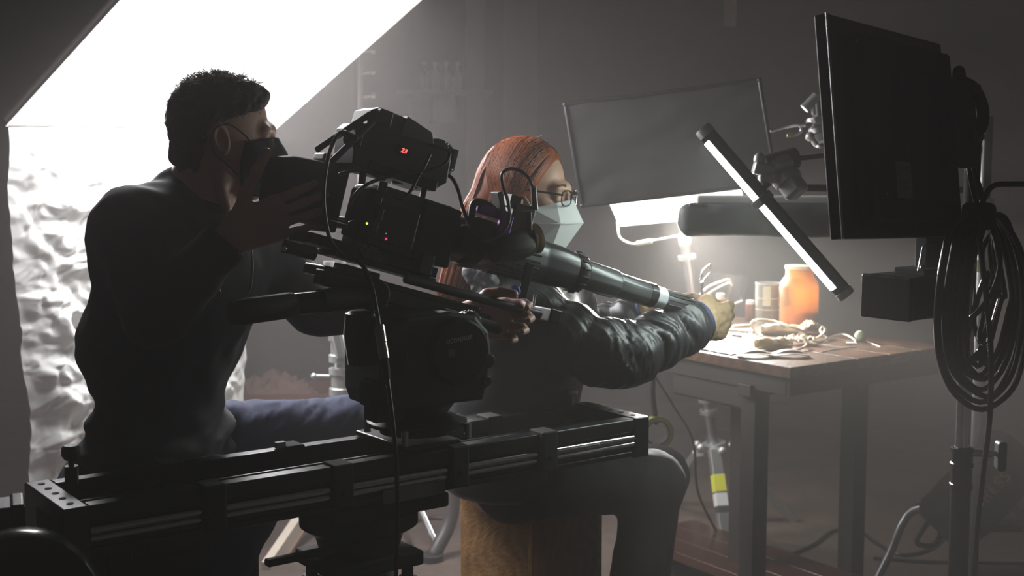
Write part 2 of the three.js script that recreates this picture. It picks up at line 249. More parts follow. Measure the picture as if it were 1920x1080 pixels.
// --- the camera operator
{
  const t = thing('person', 'man in a dark sweater and blue jeans, face mask on, looking into the viewfinder', 'person', at(300, 890, 2.66).setY(0.6));
  const shR = at(240, 425, 2.52), shL = at(480, 452, 2.82), neck = at(378, 372, 2.68), elR = at(292, 590, 2.40), wrR = at(440, 437, 2.43), elL = at(592, 575, 2.78), wrL = at(868, 603, 2.62);
  const hipR = at(258, 900, 2.58), hipL = at(330, 832, 2.78), knR = at(452, 938, 2.64), knL = at(655, 808, 2.98), anR = at(400, 1130, 2.56), anL = at(700, 1180, 3.0), chest = at(345, 520, 2.67), belly = at(305, 700, 2.67), pelvis = at(292, 828, 2.67);
  const hm = basis(V(0.93, -0.13, -0.2).normalize(), V(0.15, 0.98, 0.0), V(0, 0, 1), at(428, 250, 2.67));
  { const X = V(0.95, -0.10, -0.22).normalize(), Zr = X.clone().cross(V(0.02, 1, 0)).normalize(), Y = Zr.clone().cross(X); hm.copy(basis(X, Y, Zr, at(424, 258, 2.67))); }
  const H = (x, y, z) => F(hm, x, y, z), hs = 0.97;
  // skin: torso and limbs below the clothes, head, two hands, one surface
  const nkIn = at(370, 420, 2.68);
  const core = [cap(neck, H(-0.028, -0.05, 0), 0.056, 0.054), cap(neck, chest, 0.08, 0.11), cap(chest, belly, 0.11, 0.105), cap(belly, pelvis, 0.105, 0.11), cap(shR, nkIn, 0.03, 0.03), cap(shL, nkIn, 0.03, 0.03), cap(shR, elR, 0.045, 0.04), cap(elR, wrR, 0.04, 0.028), cap(shL, elL, 0.045, 0.04), cap(elL, wrL, 0.04, 0.028), cap(hipR, knR, 0.07, 0.05), cap(knR, anR, 0.05, 0.035), cap(hipL, knL, 0.07, 0.05), cap(knL, anL, 0.05, 0.035)];
  const headF = fieldIn(hm, headField(hs)), neckC = cap(H(-0.03, -0.06, 0), neck, 0.055, 0.056), scm = cap(H(-0.012, -0.075, 0.045), at(425, 392, 2.61), 0.013, 0.010);
  const headAll = (x, y, z) => smin(smin(headF(x, y, z), dCap(neckC, x, y, z), 0.03), dCap(scm, x, y, z), 0.02);
  // right hand, back to us, fingers forward round the eyepiece, thumb up along the face
  const fR = at(566, 390, 2.468).sub(wrR).normalize(), tR0 = at(508, 292, 2.46).sub(wrR), tR = tR0.sub(fR.clone().multiplyScalar(tR0.dot(fR))).normalize(), nR = fR.clone().cross(tR).normalize(); if (nR.z < 0) nR.negate();
  const hR = handCaps(wrR, fR, tR, nR, 1.0, [[0.0, 0.22, 0.25], [0.0, 0.24, 0.25], [0.03, 0.26, 0.28], [0.08, 0.3, 0.3]], [0.06, 0.0, -0.05, -0.1], [[0.02, 0.026, -0.004], [0.046, 0.062, 0.0], [0.080, 0.094, 0.004], [0.112, 0.122, 0.004]]);
  const hRF = handField(hR, cap(elR, wrR, 0.04, 0.029));
  // left hand under the rods, gripping from behind
  const fL = V(0.80, 0.05, -0.2).normalize(), tL0 = V(-0.05, 1, 0.1), tL = tL0.sub(fL.clone().multiplyScalar(tL0.dot(fL))).normalize(), nL = V(0, 0, 0).crossVectors(tL, fL).normalize().negate(); if (nL.z > 0) nL.negate();
  const hL = handCaps(wrL, fL, tL, nL, 1.0, [[0.7, 0.8, 0.5], [0.75, 0.85, 0.5], [0.8, 0.85, 0.5], [0.85, 0.9, 0.5]], [0.1, 0, -0.1, -0.2], [[0.02, 0.026, 0.0], [0.05, 0.055, -0.016], [0.075, 0.062, -0.03], [0.1, 0.058, -0.045]]);
  const hLF = handField(hL, cap(elL, wrL, 0.04, 0.029));
  const geos = [sdfMesh(capsField(core, 0.05), ...boundsOf(core, 0.03), 0.014), sdfMesh(headAll, ...boxOf(H(0, -0.04, 0), 0.21), 0.0042), sdfMesh(hRF, ...boxOf(wrR.clone().addScaledVector(fR, 0.06).addScaledVector(tR, 0.03), 0.145), 0.0032), sdfMesh(hLF, ...boxOf(wrL.clone().addScaledVector(fL, 0.06), 0.14), 0.0034)];
  const body = part('body', merge(geos), skinM, t, 'tanned skin of face, neck and hands');
  part('fingernail', merge(nailsOf(hR, nR)), std(new THREE.Color(0.55, 0.36, 0.29), 0.3), body).userData.kind = 'stuff';
  for (const s of [-1, 1]) { const ep = H(0.0755 * hs, 0.002, s * 0.032 * hs), e = part('eye', ball(ep, 0.0125, 18), std(0xe8e4de, 0.2), body); part('iris', ball(H(0.083 * hs, 0.002, s * 0.0325 * hs), 0.0063, 12), std(0x2a1c12, 0.15), body); }
  // sweater
  const nk2 = at(368, 398, 2.69), waist = at(298, 850, 2.67), mid = at(305, 640, 2.67), side = V(0.03, 0, -0.085);
  const sw = [cap(shR, nk2, 0.060, 0.068), cap(shL, nk2, 0.060, 0.068), cap(nk2, at(358, 372, 2.69), 0.066, 0.060), cap(chest.clone().sub(side), chest.clone().add(side), 0.122), cap(lerpV(shR, chest, 0.4), chest, 0.105, 0.125), cap(lerpV(shL, chest, 0.4), chest, 0.10, 0.125), cap(chest, mid, 0.128, 0.118), cap(mid.clone().sub(side), mid.clone().add(side), 0.116), cap(mid, waist, 0.116, 0.118), cap(waist.clone().sub(side), waist.clone().add(side), 0.116, 0.114)];
  const armS = [cap(shR, elR, 0.070, 0.062), cap(elR, wrR, 0.060, 0.046), cap(shL, elL, 0.068, 0.060), cap(elL, wrL, 0.058, 0.044)];
  const dirR = wrR.clone().sub(elR).normalize(), dirL = wrL.clone().sub(elL).normalize(), cutR = wrR.clone().addScaledVector(dirR, -0.018), cutL = wrL.clone().addScaledVector(dirL, -0.03);
  const neckHole = cap(neck.clone().add(V(0.035, 0.01, 0)), H(-0.012, -0.10, 0), 0.054, 0.062);
  const sf = (x, y, z) => {
    let d = 1e9; for (const c of sw) d = smin(d, dCap(c, x, y, z), 0.07);
    let a = 1e9; for (const c of armS) a = smin(a, dCap(c, x, y, z), 0.022);
    const kR = (x - cutR.x) * dirR.x + (y - cutR.y) * dirR.y + (z - cutR.z) * dirR.z, kL = (x - cutL.x) * dirL.x + (y - cutL.y) * dirL.y + (z - cutL.z) * dirL.z;
    const nR2 = Math.hypot(x - wrR.x, y - wrR.y, z - wrR.z) < 0.16, nL2 = Math.hypot(x - wrL.x, y - wrL.y, z - wrL.z) < 0.16;
    if (nR2) a = Math.max(a, kR); if (nL2) a = Math.max(a, kL);
    d = smin(d, a, 0.03);
    d += 0.004 * noise3(x * 9, y * 5, z * 9) + 0.0035 * noise3(x * 6 + y * 14, y * 8 - x * 10, z * 12);
    d += 0.010 * Math.exp(-(((y - 0.72) / 0.05) ** 2)) * Math.sin(y * 95 + 2 * noise3(x * 5, 1, z * 5));    // folds gathered above the hem
    d = smax(d, 0.63 - y + 0.012 * noise2(x * 8, z * 8), 0.01);
    return smax(d, -dCap(neckHole, x, y, z), 0.008);
  };
  const knit = std(new THREE.Color(0.020, 0.021, 0.026), 0.9, 0, {});
  const swe = part('sweater', sdfMesh(sf, ...boundsOf([...sw, ...armS], 0.03), 0.0095), knit, t, 'dark crew neck sweater');
  { const pts = []; const c0 = at(385, 372, 2.675), ax1 = at(424, 402, 2.62).sub(c0), ax2 = at(400, 352, 2.60).sub(c0); for (let i = 0; i < 20; i++) { const a = i / 20 * 2 * Math.PI; pts.push(c0.clone().addScaledVector(V(0.82, -0.44, 0.1).normalize(), Math.cos(a) * 0.064).addScaledVector(V(0.08, 0.0, 1).normalize(), Math.sin(a) * 0.070)); } part('collar', tube(pts, 0.0075, 3, 8, true), std(new THREE.Color(0.03, 0.031, 0.037), 0.85), swe); }
  // lanyard loop on the chest
  part('lanyard', tube([at(414, 500, 2.535), at(411, 530, 2.53), at(414, 552, 2.528), at(432, 561, 2.525), at(455, 559, 2.53), at(468, 545, 2.54), at(473, 510, 2.55), at(472, 470, 2.57)], 0.0022, 6, 6), std(new THREE.Color(0.10, 0.10, 0.11), 0.35), swe);
  // jeans
  const lg = [cap(hipR, knR, 0.098, 0.078), cap(knR, anR, 0.075, 0.06), cap(hipL, knL, 0.096, 0.075), cap(knL, anL, 0.074, 0.06), cap(hipR.clone().add(V(-0.06, -0.02, 0)), hipL.clone().add(V(-0.06, -0.02, 0)), 0.105)];
  const lf = (x, y, z) => { let d = 1e9; for (const c of lg) d = smin(d, dCap(c, x, y, z), 0.045); d += 0.0035 * noise3(x * 16, y * 10, z * 10) + 0.003 * noise3(x * 30 - y * 18, y * 12, z * 14); return smax(d, y - 0.87, 0.02); };
  part('jeans', sdfMesh(lf, ...boundsOf(lg, 0.03), 0.011), std(new THREE.Color(0.014, 0.021, 0.058), 0.9), t, 'blue jeans');
  for (const [an, kn] of [[anR, knR], [anL, knL]]) { const d = V(0.95, 0, -0.15).normalize(); const b = an.clone().setY(0.05); const f = [cap(b.clone().addScaledVector(d, -0.05), b.clone().addScaledVector(d, 0.15), 0.048, 0.04), cap(b, an.clone(), 0.05, 0.055)], g = capsField(f, 0.04); part('shoe', sdfMesh((x, y, z) => smax(g(x, y, z), 0.004 - y, 0.006), ...boundsOf(f, 0.03), 0.009), M.blackMatte, t); }
  // mask and ear loop
  const mk = (x, y, z) => { const f = headFm(x, y, z); return f; };
  function headFm(x, y, z) { return headField(hs)(x, y, z); }
  const hfl = headField(hs), maskF = (x, y, z) => { let d = hfl(x, y, z) - 0.006; d = smin(d, dEll(0.088, -0.045, 0, 0.042, 0.05, 0.04, x, y, z), 0.02); d = Math.max(d, -(hfl(x, y, z) + 0.006)); const top = y - (0.014 - 0.26 * (0.11 - x)), bot = -0.118 + 0.1 * (0.1 - x) - y, back = 0.030 + 0.15 * Math.abs(y + 0.05) - x; return smax(smax(smax(d, top, 0.006), bot, 0.006), back, 0.006); };
  const mg = sdfMesh(maskF, V(0, -0.16, -0.1), V(0.17, 0.05, 0.1), 0.0035).applyMatrix4(hm);
  const mask = part('face_mask', mg, std(new THREE.Color(0.015, 0.016, 0.02), 0.85), t, 'dark face mask');
  for (const s of [-1, 1]) part('ear_loop', tube([H(0.056, -0.012, s * 0.066), H(0.03, 0.012, s * 0.073), H(-0.002, 0.026, s * 0.083), H(-0.026, 0.01, s * 0.088), H(-0.024, -0.03, s * 0.084), H(0.012, -0.06, s * 0.066), H(0.046, -0.088, s * 0.050)], 0.0017, 6, 5), M.blackMatte, mask);
  // hair: a cap and loose curls on top and brow
  const hairF = (x, y, z) => { let d = dEll(-0.02, 0.045, 0, 0.104, 0.078, 0.080, x, y, z); d = smin(d, dEll(0.045, 0.082, 0, 0.055, 0.034, 0.054, x, y, z), 0.03); d = smin(d, dEll(-0.048, -0.022, 0, 0.066, 0.085, 0.066, x, y, z), 0.03); d += 0.006 * noise3(x * 26, y * 26, z * 26) + 0.004 * noise3(x * 55, y * 55, z * 55); const front = x - (0.072 + 0.35 * (y - 0.06)), side = -(y - (x > -0.03 ? 0.022 + (x + 0.03) * 0.42 : Math.max(-0.1, 0.022 + (x + 0.03) * 5))); return smax(smax(smax(d, front, 0.02), side, 0.012), -(y + 0.1), 0.02); };
  const hair = part('hair', sdfMesh(hairF, V(-0.17, -0.12, -0.13), V(0.14, 0.2, 0.13), 0.0055).applyMatrix4(hm), std(new THREE.Color(0.03, 0.026, 0.024), 0.75), t, 'short dark tousled hair');
  const locks = []; let tries = 0;
  while (locks.length < 1700 && tries++ < 16000) {
    const a = rnd(0, 6.283), b = rnd(-0.5, 1.55), p = V(-0.02 + 0.105 * Math.cos(b) * Math.cos(a), 0.045 + 0.080 * Math.sin(b), 0.085 * Math.cos(b) * Math.sin(a));
    if (hairF(p.x, p.y, p.z) > 0.007 || p.y < -0.075 || p.x > 0.066 + 0.35 * (p.y - 0.06)) continue;
    const n = V(p.x + 0.02, (p.y - 0.04), p.z * 1.3).normalize(), front = clamp((p.x + 0.0) / 0.09, 0, 1), top = clamp((p.y - 0.075) / 0.04, 0, 1), len = 0.005 + 0.012 * top + 0.034 * front * top * rnd(0.4, 1.2) + rnd(0, 0.004);
    const dir = n.clone().multiplyScalar(0.55).add(V(rnd(-0.5, 0.4) + 0.55 * front, 0.25 * top + rnd(-0.3, 0.3), rnd(-0.5, 0.5))).normalize(), bend = V(rnd(-1, 1), rnd(-1, 0.4), rnd(-1, 1)).multiplyScalar(0.75);
    const q = [p.clone().addScaledVector(n, -0.004)], seg = 5; let d = dir.clone(), c = q[0].clone();
    for (let k = 0; k < seg; k++) { c = c.clone().addScaledVector(d, len / seg); d.addScaledVector(bend, 0.7).normalize(); q.push(c); }
    const g = new THREE.TubeGeometry(new THREE.CatmullRomCurve3(q), 6, 0.0005 + rnd(0, 0.0004), 3); locks.push(g);
  }
  const lk = part('curl', merge(locks).applyMatrix4(hm), std(new THREE.Color(0.035, 0.03, 0.028), 0.6), hair); lk.userData.kind = 'stuff';
}
{ // what he sits on
  const c = at(292, 900, 2.66), m = basis(V(0.9, 0, -0.43), V(0, 1, 0), V(0.43, 0, 0.9), V(c.x, 0, c.z));
  const t = thing('equipment_case', 'black equipment case under the seated man', 'case', V(c.x, 0, c.z));
  part('body', bx(m, [0, 0.265, 0], [0.36, 0.48, 0.34], 0.02), M.blackMatte, t); part('lid', bx(m, [0, 0.53, 0], [0.37, 0.05, 0.35], 0.02), M.blackPlastic, t);
  for (const s of [-1, 1]) { part('latch', bx(m, [s * 0.1, 0.50, 0.175], [0.04, 0.06, 0.014], 0.003), M.blackMetal, t); part('foot', bx(m, [s * 0.13, 0.013, 0], [0.05, 0.026, 0.3], 0.004), M.rubber, t); }
}

// --- the prop maker at the table
{
  const t = thing('person', 'red-haired woman in glasses, white mask and black puffer jacket, working at the table', 'person', at(960, 950, 3.05).setY(0.48));
  const X = V(0.94, -0.08, 0.33).normalize(), Zr = X.clone().cross(V(0.03, 1, 0)).normalize(), Y = Zr.clone().cross(X), hm = basis(X, Y, Zr, at(994, 366, 3.02)), H = (x, y, z) => F(hm, x, y, z), hs = 0.95;
  const shR = at(985, 600, 2.90), shL = at(1050, 565, 3.18), neck = at(978, 505, 3.04), elR = at(1160, 672, 2.84), wrR = at(1302, 606, 2.99), elL = at(1085, 640, 3.36), wrL = at(1205, 590, 3.30);
  const chest = at(985, 640, 3.05), belly = at(958, 780, 3.06), pelvis = at(945, 885, 3.06), hipR = at(965, 898, 2.98), hipL = at(965, 890, 3.2), knR = at(1225, 905, 3.06), knL = at(1235, 890, 3.34), anR = at(1170, 1200, 3.02), anL = at(1200, 1180, 3.34);
  const core = [cap(neck, H(-0.03, -0.05, 0), 0.047, 0.046), cap(neck, chest, 0.07, 0.10), cap(chest, belly, 0.10, 0.10), cap(belly, pelvis, 0.10, 0.11), cap(shR, neck, 0.045, 0.045), cap(shL, neck, 0.045, 0.045), cap(shR, elR, 0.04, 0.035), cap(elR, wrR, 0.035, 0.026), cap(shL, elL, 0.04, 0.035), cap(elL, wrL, 0.035, 0.026), cap(hipR, knR, 0.065, 0.045), cap(knR, anR, 0.045, 0.032), cap(hipL, knL, 0.065, 0.045), cap(knL, anL, 0.045, 0.032)];
  const fR = at(1368, 600, 3.06).sub(wrR).normalize(), tR0 = V(0, 1, 0.05), tR = tR0.sub(fR.clone().multiplyScalar(tR0.dot(fR))).normalize(), nR = fR.clone().cross(tR).normalize(); if (nR.z < 0) nR.negate();
  const hR = handCaps(wrR.clone().addScaledVector(fR, 0.012), fR, tR, nR, 0.92, [[0.5, 0.9, 0.6], [0.55, 0.9, 0.6], [0.6, 0.95, 0.6], [0.65, 1, 0.6]], [0.08, 0.0, -0.08, -0.16], [[0.02, 0.026, -0.004], [0.05, 0.05, -0.02], [0.078, 0.05, -0.04], [0.1, 0.04, -0.05]]);
  const fL = at(1310, 572, 3.34).sub(wrL).normalize(), tL0 = V(0, 1, 0.35), tL = tL0.sub(fL.clone().multiplyScalar(tL0.dot(fL))).normalize(), nL = fL.clone().cross(tL).normalize(); if (nL.y < 0) nL.negate();
  const hL = handCaps(wrL.clone().addScaledVector(fL, 0.01), fL, tL, nL, 0.92, [[0.35, 0.5, 0.4], [0.4, 0.5, 0.4], [0.45, 0.55, 0.4], [0.5, 0.6, 0.4]], [0.08, 0.0, -0.08, -0.16], [[0.02, 0.026, -0.004], [0.05, 0.05, -0.02], [0.078, 0.05, -0.03], [0.1, 0.045, -0.04]]);
  const headF = fieldIn(hm, headField(hs, 0.95)), neckC = cap(H(-0.03, -0.06, 0), neck, 0.046, 0.052), headAll = (x, y, z) => smin(headF(x, y, z), dCap(neckC, x, y, z), 0.03);
  const geos = [sdfMesh(capsField(core, 0.05), ...boundsOf(core, 0.03), 0.014), sdfMesh(headAll, ...boxOf(H(0, -0.03, 0), 0.19), 0.0042), sdfMesh(handField(hR), ...boxOf(wrR.clone().addScaledVector(fR, 0.07), 0.12), 0.004), sdfMesh(handField(hL), ...boxOf(wrL.clone().addScaledVector(fL, 0.07), 0.12), 0.004)];
  const body = part('body', merge(geos), skinF, t, 'fair skin of the face');
  for (const s of [-1, 1]) {
    part('eye', ball(H(0.0755 * hs, 0.001, s * 0.032 * hs), 0.0122, 20), std(0xe9e4dc, 0.15), body); part('iris', ellip(V(0, 0, 0), [0.0028, 0.0062, 0.0062], 16).applyMatrix4(basis(X, Y, Zr, H(0.0862 * hs, 0.001, s * 0.0335 * hs))), std(0x2a1a10, 0.12), body);
    part('eyebrow', tube([H(0.094 * hs, 0.026, s * 0.014), H(0.096 * hs, 0.032, s * 0.027), H(0.086 * hs, 0.029, s * 0.046)], 0.0024, 6, 6), std(new THREE.Color(0.10, 0.05, 0.03), 0.8), body);
    part('eyelid', tube([H(0.0855 * hs, 0.001, s * 0.019), H(0.0895 * hs, 0.008, s * 0.03), H(0.081 * hs, 0.003, s * 0.043)], 0.0016, 6, 5), std(new THREE.Color(0.09, 0.045, 0.03), 0.7), body);
  }
  // puffer jacket
  const side = V(0.0, 0, -0.09), hemC = at(940, 905, 3.06);
  const jk = [cap(shR, neck, 0.09, 0.075), cap(shL, neck, 0.085, 0.075), cap(chest.clone().sub(side), chest.clone().add(side), 0.13), cap(chest, belly, 0.145, 0.15), cap(belly.clone().sub(side), belly.clone().add(side), 0.13, 0.13), cap(belly, pelvis, 0.15, 0.15), cap(hemC.clone().sub(side), hemC.clone().add(side), 0.115), cap(neck, H(-0.04, -0.10, 0), 0.08, 0.075)];
  const mk = (c, n, a) => { c.puff = [n, a]; return c; };
  const arms = [mk(cap(shR, elR, 0.088, 0.074), 3, 0.012), mk(cap(elR, wrR, 0.072, 0.060), 3, 0.010), mk(cap(shL, elL, 0.082, 0.072), 3, 0.012), mk(cap(elL, wrL, 0.07, 0.056), 3, 0.010)];
  const dirR = wrR.clone().sub(elR).normalize(), dirL = wrL.clone().sub(elL).normalize(), cutR = wrR.clone().addScaledVector(dirR, 0.012), cutL = wrL.clone();
  const lim = (c, dd, x, y, z) => (x - c.x) * dd.x + (y - c.y) * dd.y + (z - c.z) * dd.z;
  const neckHole = cap(neck, H(-0.01, -0.07, 0), 0.055, 0.066);
  const jf = (x, y, z) => {
    let d = 1e9; for (const c of jk) d = smin(d, dCap(c, x, y, z), 0.06);
    d -= 0.008 * (Math.abs(Math.sin((y - 0.05 * noise2(x * 3, z * 3)) * 31)) - 0.5);                       // quilted rows
    let a = 1e9; for (const c of arms) a = smin(a, dCap(c, x, y, z), 0.02);
    if (Math.hypot(x - wrR.x, y - wrR.y, z - wrR.z) < 0.13) a = smax(a, lim(cutR, dirR, x, y, z), 0.012);
    if (Math.hypot(x - wrL.x, y - wrL.y, z - wrL.z) < 0.13) a = smax(a, lim(cutL, dirL, x, y, z), 0.012);
    const q1 = (x - elR.x) * dirR.x + (y - elR.y) * dirR.y + (z - elR.z) * dirR.z; a += 0.0042 * noise3(q1 * 34 + 1.2 * noise3(x * 6, y * 6, z * 6), y * 5, z * 5) + 0.0016 * noise3(q1 * 70, y * 14, z * 14);
    d = smin(d, a, 0.022) + 0.0016 * noise3(x * 9, y * 14, z * 9);
    return smax(smax(d, 0.505 - y, 0.03), -dCap(neckHole, x, y, z), 0.012);
  };
  const puff = phys(new THREE.Color(0.020, 0.022, 0.025), 0.42, {});
  const jacket = part('puffer_jacket', sdfMesh(jf, ...boundsOf([...jk, ...arms], 0.035), 0.0078), puff, t, 'shiny black puffer jacket');
  for (const [c, d, r] of [[cutR, dirR, 0.050], [cutL, dirL, 0.045]]) part('cuff', ring(c.clone().addScaledVector(d, -0.012), c.clone().addScaledVector(d, 0.007), r, r - 0.008, 28), std(new THREE.Color(0.02, 0.035, 0.11), 0.7), jacket, 'blue cuff lining');
  // grey lining of the collar that shows behind the hair
  const glove = std(new THREE.Color(0.40, 0.285, 0.17), 0.85, 0, {});
  for (const [h, w, f, arm] of [[hR, wrR, fR, cap(wrR.clone().addScaledVector(dirR, -0.03), wrR.clone().addScaledVector(fR, 0.02), 0.036, 0.034)], [hL, wrL, fL, cap(wrL.clone().addScaledVector(dirL, -0.03), wrL.clone().addScaledVector(fL, 0.02), 0.034, 0.033)]]) {
    const q = handField(h, arm); part('glove', sdfMesh((x, y, z) => q(x, y, z) - 0.006 + 0.0018 * noise3(x * 45, y * 45, z * 45), ...boxOf(w.clone().addScaledVector(f, 0.05), 0.13), 0.0042), glove, t, 'tan work glove');
  }
  // trousers, boots
  const lg = [cap(hipR, knR, 0.092, 0.072), cap(knR, anR, 0.07, 0.058), cap(hipL, knL, 0.092, 0.072), cap(knL, anL, 0.07, 0.058), cap(hipR, hipL, 0.10)];
  part('trousers', sdfMesh((x, y, z) => { let d = 1e9; for (const c of lg) d = smin(d, dCap(c, x, y, z), 0.04); return d + 0.003 * noise3(x * 18, y * 12, z * 14); }, ...boundsOf(lg, 0.03), 0.011), std(new THREE.Color(0.012, 0.012, 0.014), 0.85), t, 'black trousers');
  for (const an of [anR, anL]) { const d = V(0.97, 0, 0.1).normalize(), b = an.clone().setY(0.05), f = [cap(b.clone().addScaledVector(d, -0.04), b.clone().addScaledVector(d, 0.14), 0.046, 0.038), cap(b, an, 0.048, 0.055)], g = capsField(f, 0.04); part('boot', sdfMesh((x, y, z) => smax(g(x, y, z), 0.004 - y, 0.006), ...boundsOf(f, 0.03), 0.009), M.blackMatte, t); }
  // mask: folded panels
  const q = { n: [0.106, 0.0, 0], tip: [0.136, -0.052, 0], ch: [0.086, -0.134, 0] }, sd = (s) => ({ a: [0.082, -0.010, s * 0.050], b: [0.034, -0.026, s * 0.080], c: [0.028, -0.062, s * 0.078], d: [0.034, -0.110, s * 0.060], e: [0.060, -0.138, s * 0.026], m: [0.098, -0.056, s * 0.056], k: [0.078, -0.110, s * 0.040] });
  const tri = []; const add = (...p) => { for (let i = 1; i < p.length - 1; i++) tri.push(p[0], p[i], p[i + 1]); };
  for (const s of [1, -1]) { const o = sd(s), A = (...p) => add(...(s > 0 ? p : p.reverse())); A(q.n, o.a, q.tip); A(o.a, o.m, q.tip); A(o.a, o.b, o.m); A(o.b, o.c, o.m); A(o.m, o.c, o.d, o.k); A(q.tip, o.m, o.k); A(q.tip, o.k, q.ch); A(o.k, o.d, o.e); A(o.k, o.e, q.ch); }
  const mgO = new THREE.BufferGeometry(); mgO.setAttribute('position', new THREE.Float32BufferAttribute(tri.flat(), 3)); mgO.computeVertexNormals();
  const mask = part('face_mask', mgO.applyMatrix4(hm), std(new THREE.Color(0.72, 0.74, 0.72), 0.8, 0, { side: THREE.DoubleSide }), t, 'white folded face mask');
  for (const s of [-1, 1]) { const o = sd(s); part('seam', tube([H(...o.c), H(...o.m), H(...q.tip)], 0.0014, 5, 5), M.white, mask); part('ear_loop', tube([H(...o.b), H(0.0, 0.012, s * 0.078), H(-0.03, 0.02, s * 0.084), H(-0.03, -0.03, s * 0.083), H(...o.d)], 0.0016, 5, 5), M.white, mask); }
  // glasses
  const gl = part('glasses', [tube([H(0.106, 0.006, -0.009), H(0.110, 0.010, 0), H(0.106, 0.006, 0.009)], 0.0018, 6, 6)], std(new THREE.Color(0.02, 0.018, 0.018), 0.25), t, 'dark rimmed glasses');
  for (const s of [-1, 1]) {
    const pts = []; for (let i = 0; i < 22; i++) { const a = i / 22 * 2 * Math.PI, cy = Math.sin(a), cz = Math.cos(a); pts.push(H(0.104 - 0.006 * (cz * s * 0.5 + 0.5) * 1.4, 0.002 + 0.018 * Math.sign(cy) * Math.abs(cy) ** 0.8, s * 0.033 + 0.025 * Math.sign(cz) * Math.abs(cz) ** 0.8)); }
    part('rim', tube(pts, 0.0019, 3, 6, true), M.blackGloss, gl);
    const sh = new THREE.Shape(pts.map((p) => { const l = p.clone().applyMatrix4(hm.clone().invert()); return new THREE.Vector2(l.z, l.y); })); part('lens', new THREE.ShapeGeometry(sh).applyMatrix4(basis(V(0, 0, 1), V(0, 1, 0), V(1, 0, 0), V(0.101, 0, 0))).applyMatrix4(hm), phys(0xffffff, 0.03, { transmission: 1, thickness: 0, ior: 1.5 }), gl);
    part('temple', tube([H(0.097, 0.010, s * 0.058), H(0.06, 0.013, s * 0.074), H(0.0, 0.014, s * 0.082), H(-0.03, 0.004, s * 0.083)], 0.0028, 6, 6), M.blackGloss, gl);
  }
  // long auburn hair: cap, mass down the back, and strands
  const W = [at(912, 400, 3.03), at(893, 460, 3.02), at(868, 512, 2.99), at(852, 560, 2.97), at(850, 610, 2.96)], WI = W.map((p) => p.clone().applyMatrix4(hm.clone().invert()));
  const mass = [cap(V(-0.05, 0.03, 0), WI[0], 0.075, 0.052), cap(WI[0], WI[1], 0.052, 0.05), cap(WI[1], WI[2], 0.050, 0.042), cap(WI[2], WI[3], 0.042, 0.034), cap(WI[3], WI[4], 0.034, 0.018)];
  const hx = (y) => clamp(0.024 + y * 0.45, 0.028, 0.072);
  const hf = (x, y, z) => { let d = dEll(-0.018, 0.036, 0, 0.099, 0.097, 0.087, x, y, z); d = smax(d, x - hx(y), 0.012); d = smax(d, -0.075 - y + (x > 0 ? x * 0.8 : 0), 0.03); for (const c of mass) d = smin(d, dCap(c, x, y, z) + 0.004, 0.035); return d; };
  const hb = V(1e9, 1e9, 1e9), hh = V(-1e9, -1e9, -1e9); for (const p of [V(-0.15, -0.12, -0.13), V(0.13, 0.17, 0.13), ...WI.flatMap((p) => [p.clone().addScalar(-0.07), p.clone().addScalar(0.07)])]) { hb.min(p); hh.max(p); }
  const hairM = [new THREE.Color(0.27, 0.068, 0.017), new THREE.Color(0.36, 0.10, 0.026), new THREE.Color(0.17, 0.036, 0.010)].map((c) => phys(c, 0.5, { specularIntensity: 0.5 }));
  const hair = part('hair', sdfMesh(hf, hb, hh, 0.006).applyMatrix4(hm), hairM[0], t, 'long straight auburn hair');
  const strands = [[], [], []];
  const push = (p, by) => { const e = 0.004; for (let k = 0; k < 4; k++) { const d = hf(p.x, p.y, p.z) - by; if (Math.abs(d) < 0.0004) break; const n = V(hf(p.x + e, p.y, p.z) - hf(p.x - e, p.y, p.z), hf(p.x, p.y + e, p.z) - hf(p.x, p.y - e, p.z), hf(p.x, p.y, p.z + e) - hf(p.x, p.y, p.z - e)).normalize(); p.addScaledVector(n, -d); } return p; };
  for (let i = 0; i < 1500; i++) {
    const s = i % 5 ? 1 : -1, u = rnd(), x0 = mixn(0.074, -0.095, u), w = rnd(), lift = rnd(0.0002, 0.004), off = V(rnd(-1, 1), rnd(-0.6, 0.6), rnd(-0.15, 1) * s).normalize();
    const P = [V(x0, 0.13, s * 0.008), V(x0 - 0.006, 0.12, s * 0.045), V(mixn(x0 - 0.016, -0.02, 0.15), 0.085, s * 0.075), V(mixn(x0 - 0.03, -0.03, 0.3), 0.045, s * 0.088), V(mixn(x0 * 0.5 - 0.03, -0.05, w * 0.5), 0.0, s * 0.09), V(mixn(x0 * 0.3 - 0.05, -0.08, w * 0.5), -0.05, s * 0.075)];
    const last = Math.floor(rnd(2.4, 5)); for (let j = 1; j <= last && j < 5; j++) P.push(WI[j].clone().addScaledVector(off, [0.052, 0.05, 0.042, 0.034, 0.018][j]));
    P.forEach((p) => push(p, lift)); strands[i % 3].push(new THREE.TubeGeometry(new THREE.CatmullRomCurve3(P, false, 'centripetal'), 20, 0.0017, 3));
  }
  for (let i = 0; i < 600; i++) {
    const z = rnd(-0.07, 0.075), x0 = rnd(-0.02, -0.085), lift = rnd(0.0002, 0.004), off = V(rnd(-1, -0.3), rnd(-0.4, 0.4), rnd(-1, 1)).normalize();
    const P = [V(x0, 0.128, z * 0.5), V(x0 - 0.03, 0.105, z), V(-0.112, 0.055, z * 1.1), V(-0.118, 0.0, z), V(-0.115, -0.05, z * 0.8)], last = Math.floor(rnd(2.4, 5)); for (let j = 1; j <= last && j < 5; j++) P.push(WI[j].clone().addScaledVector(off, [0.052, 0.05, 0.042, 0.034, 0.018][j]));
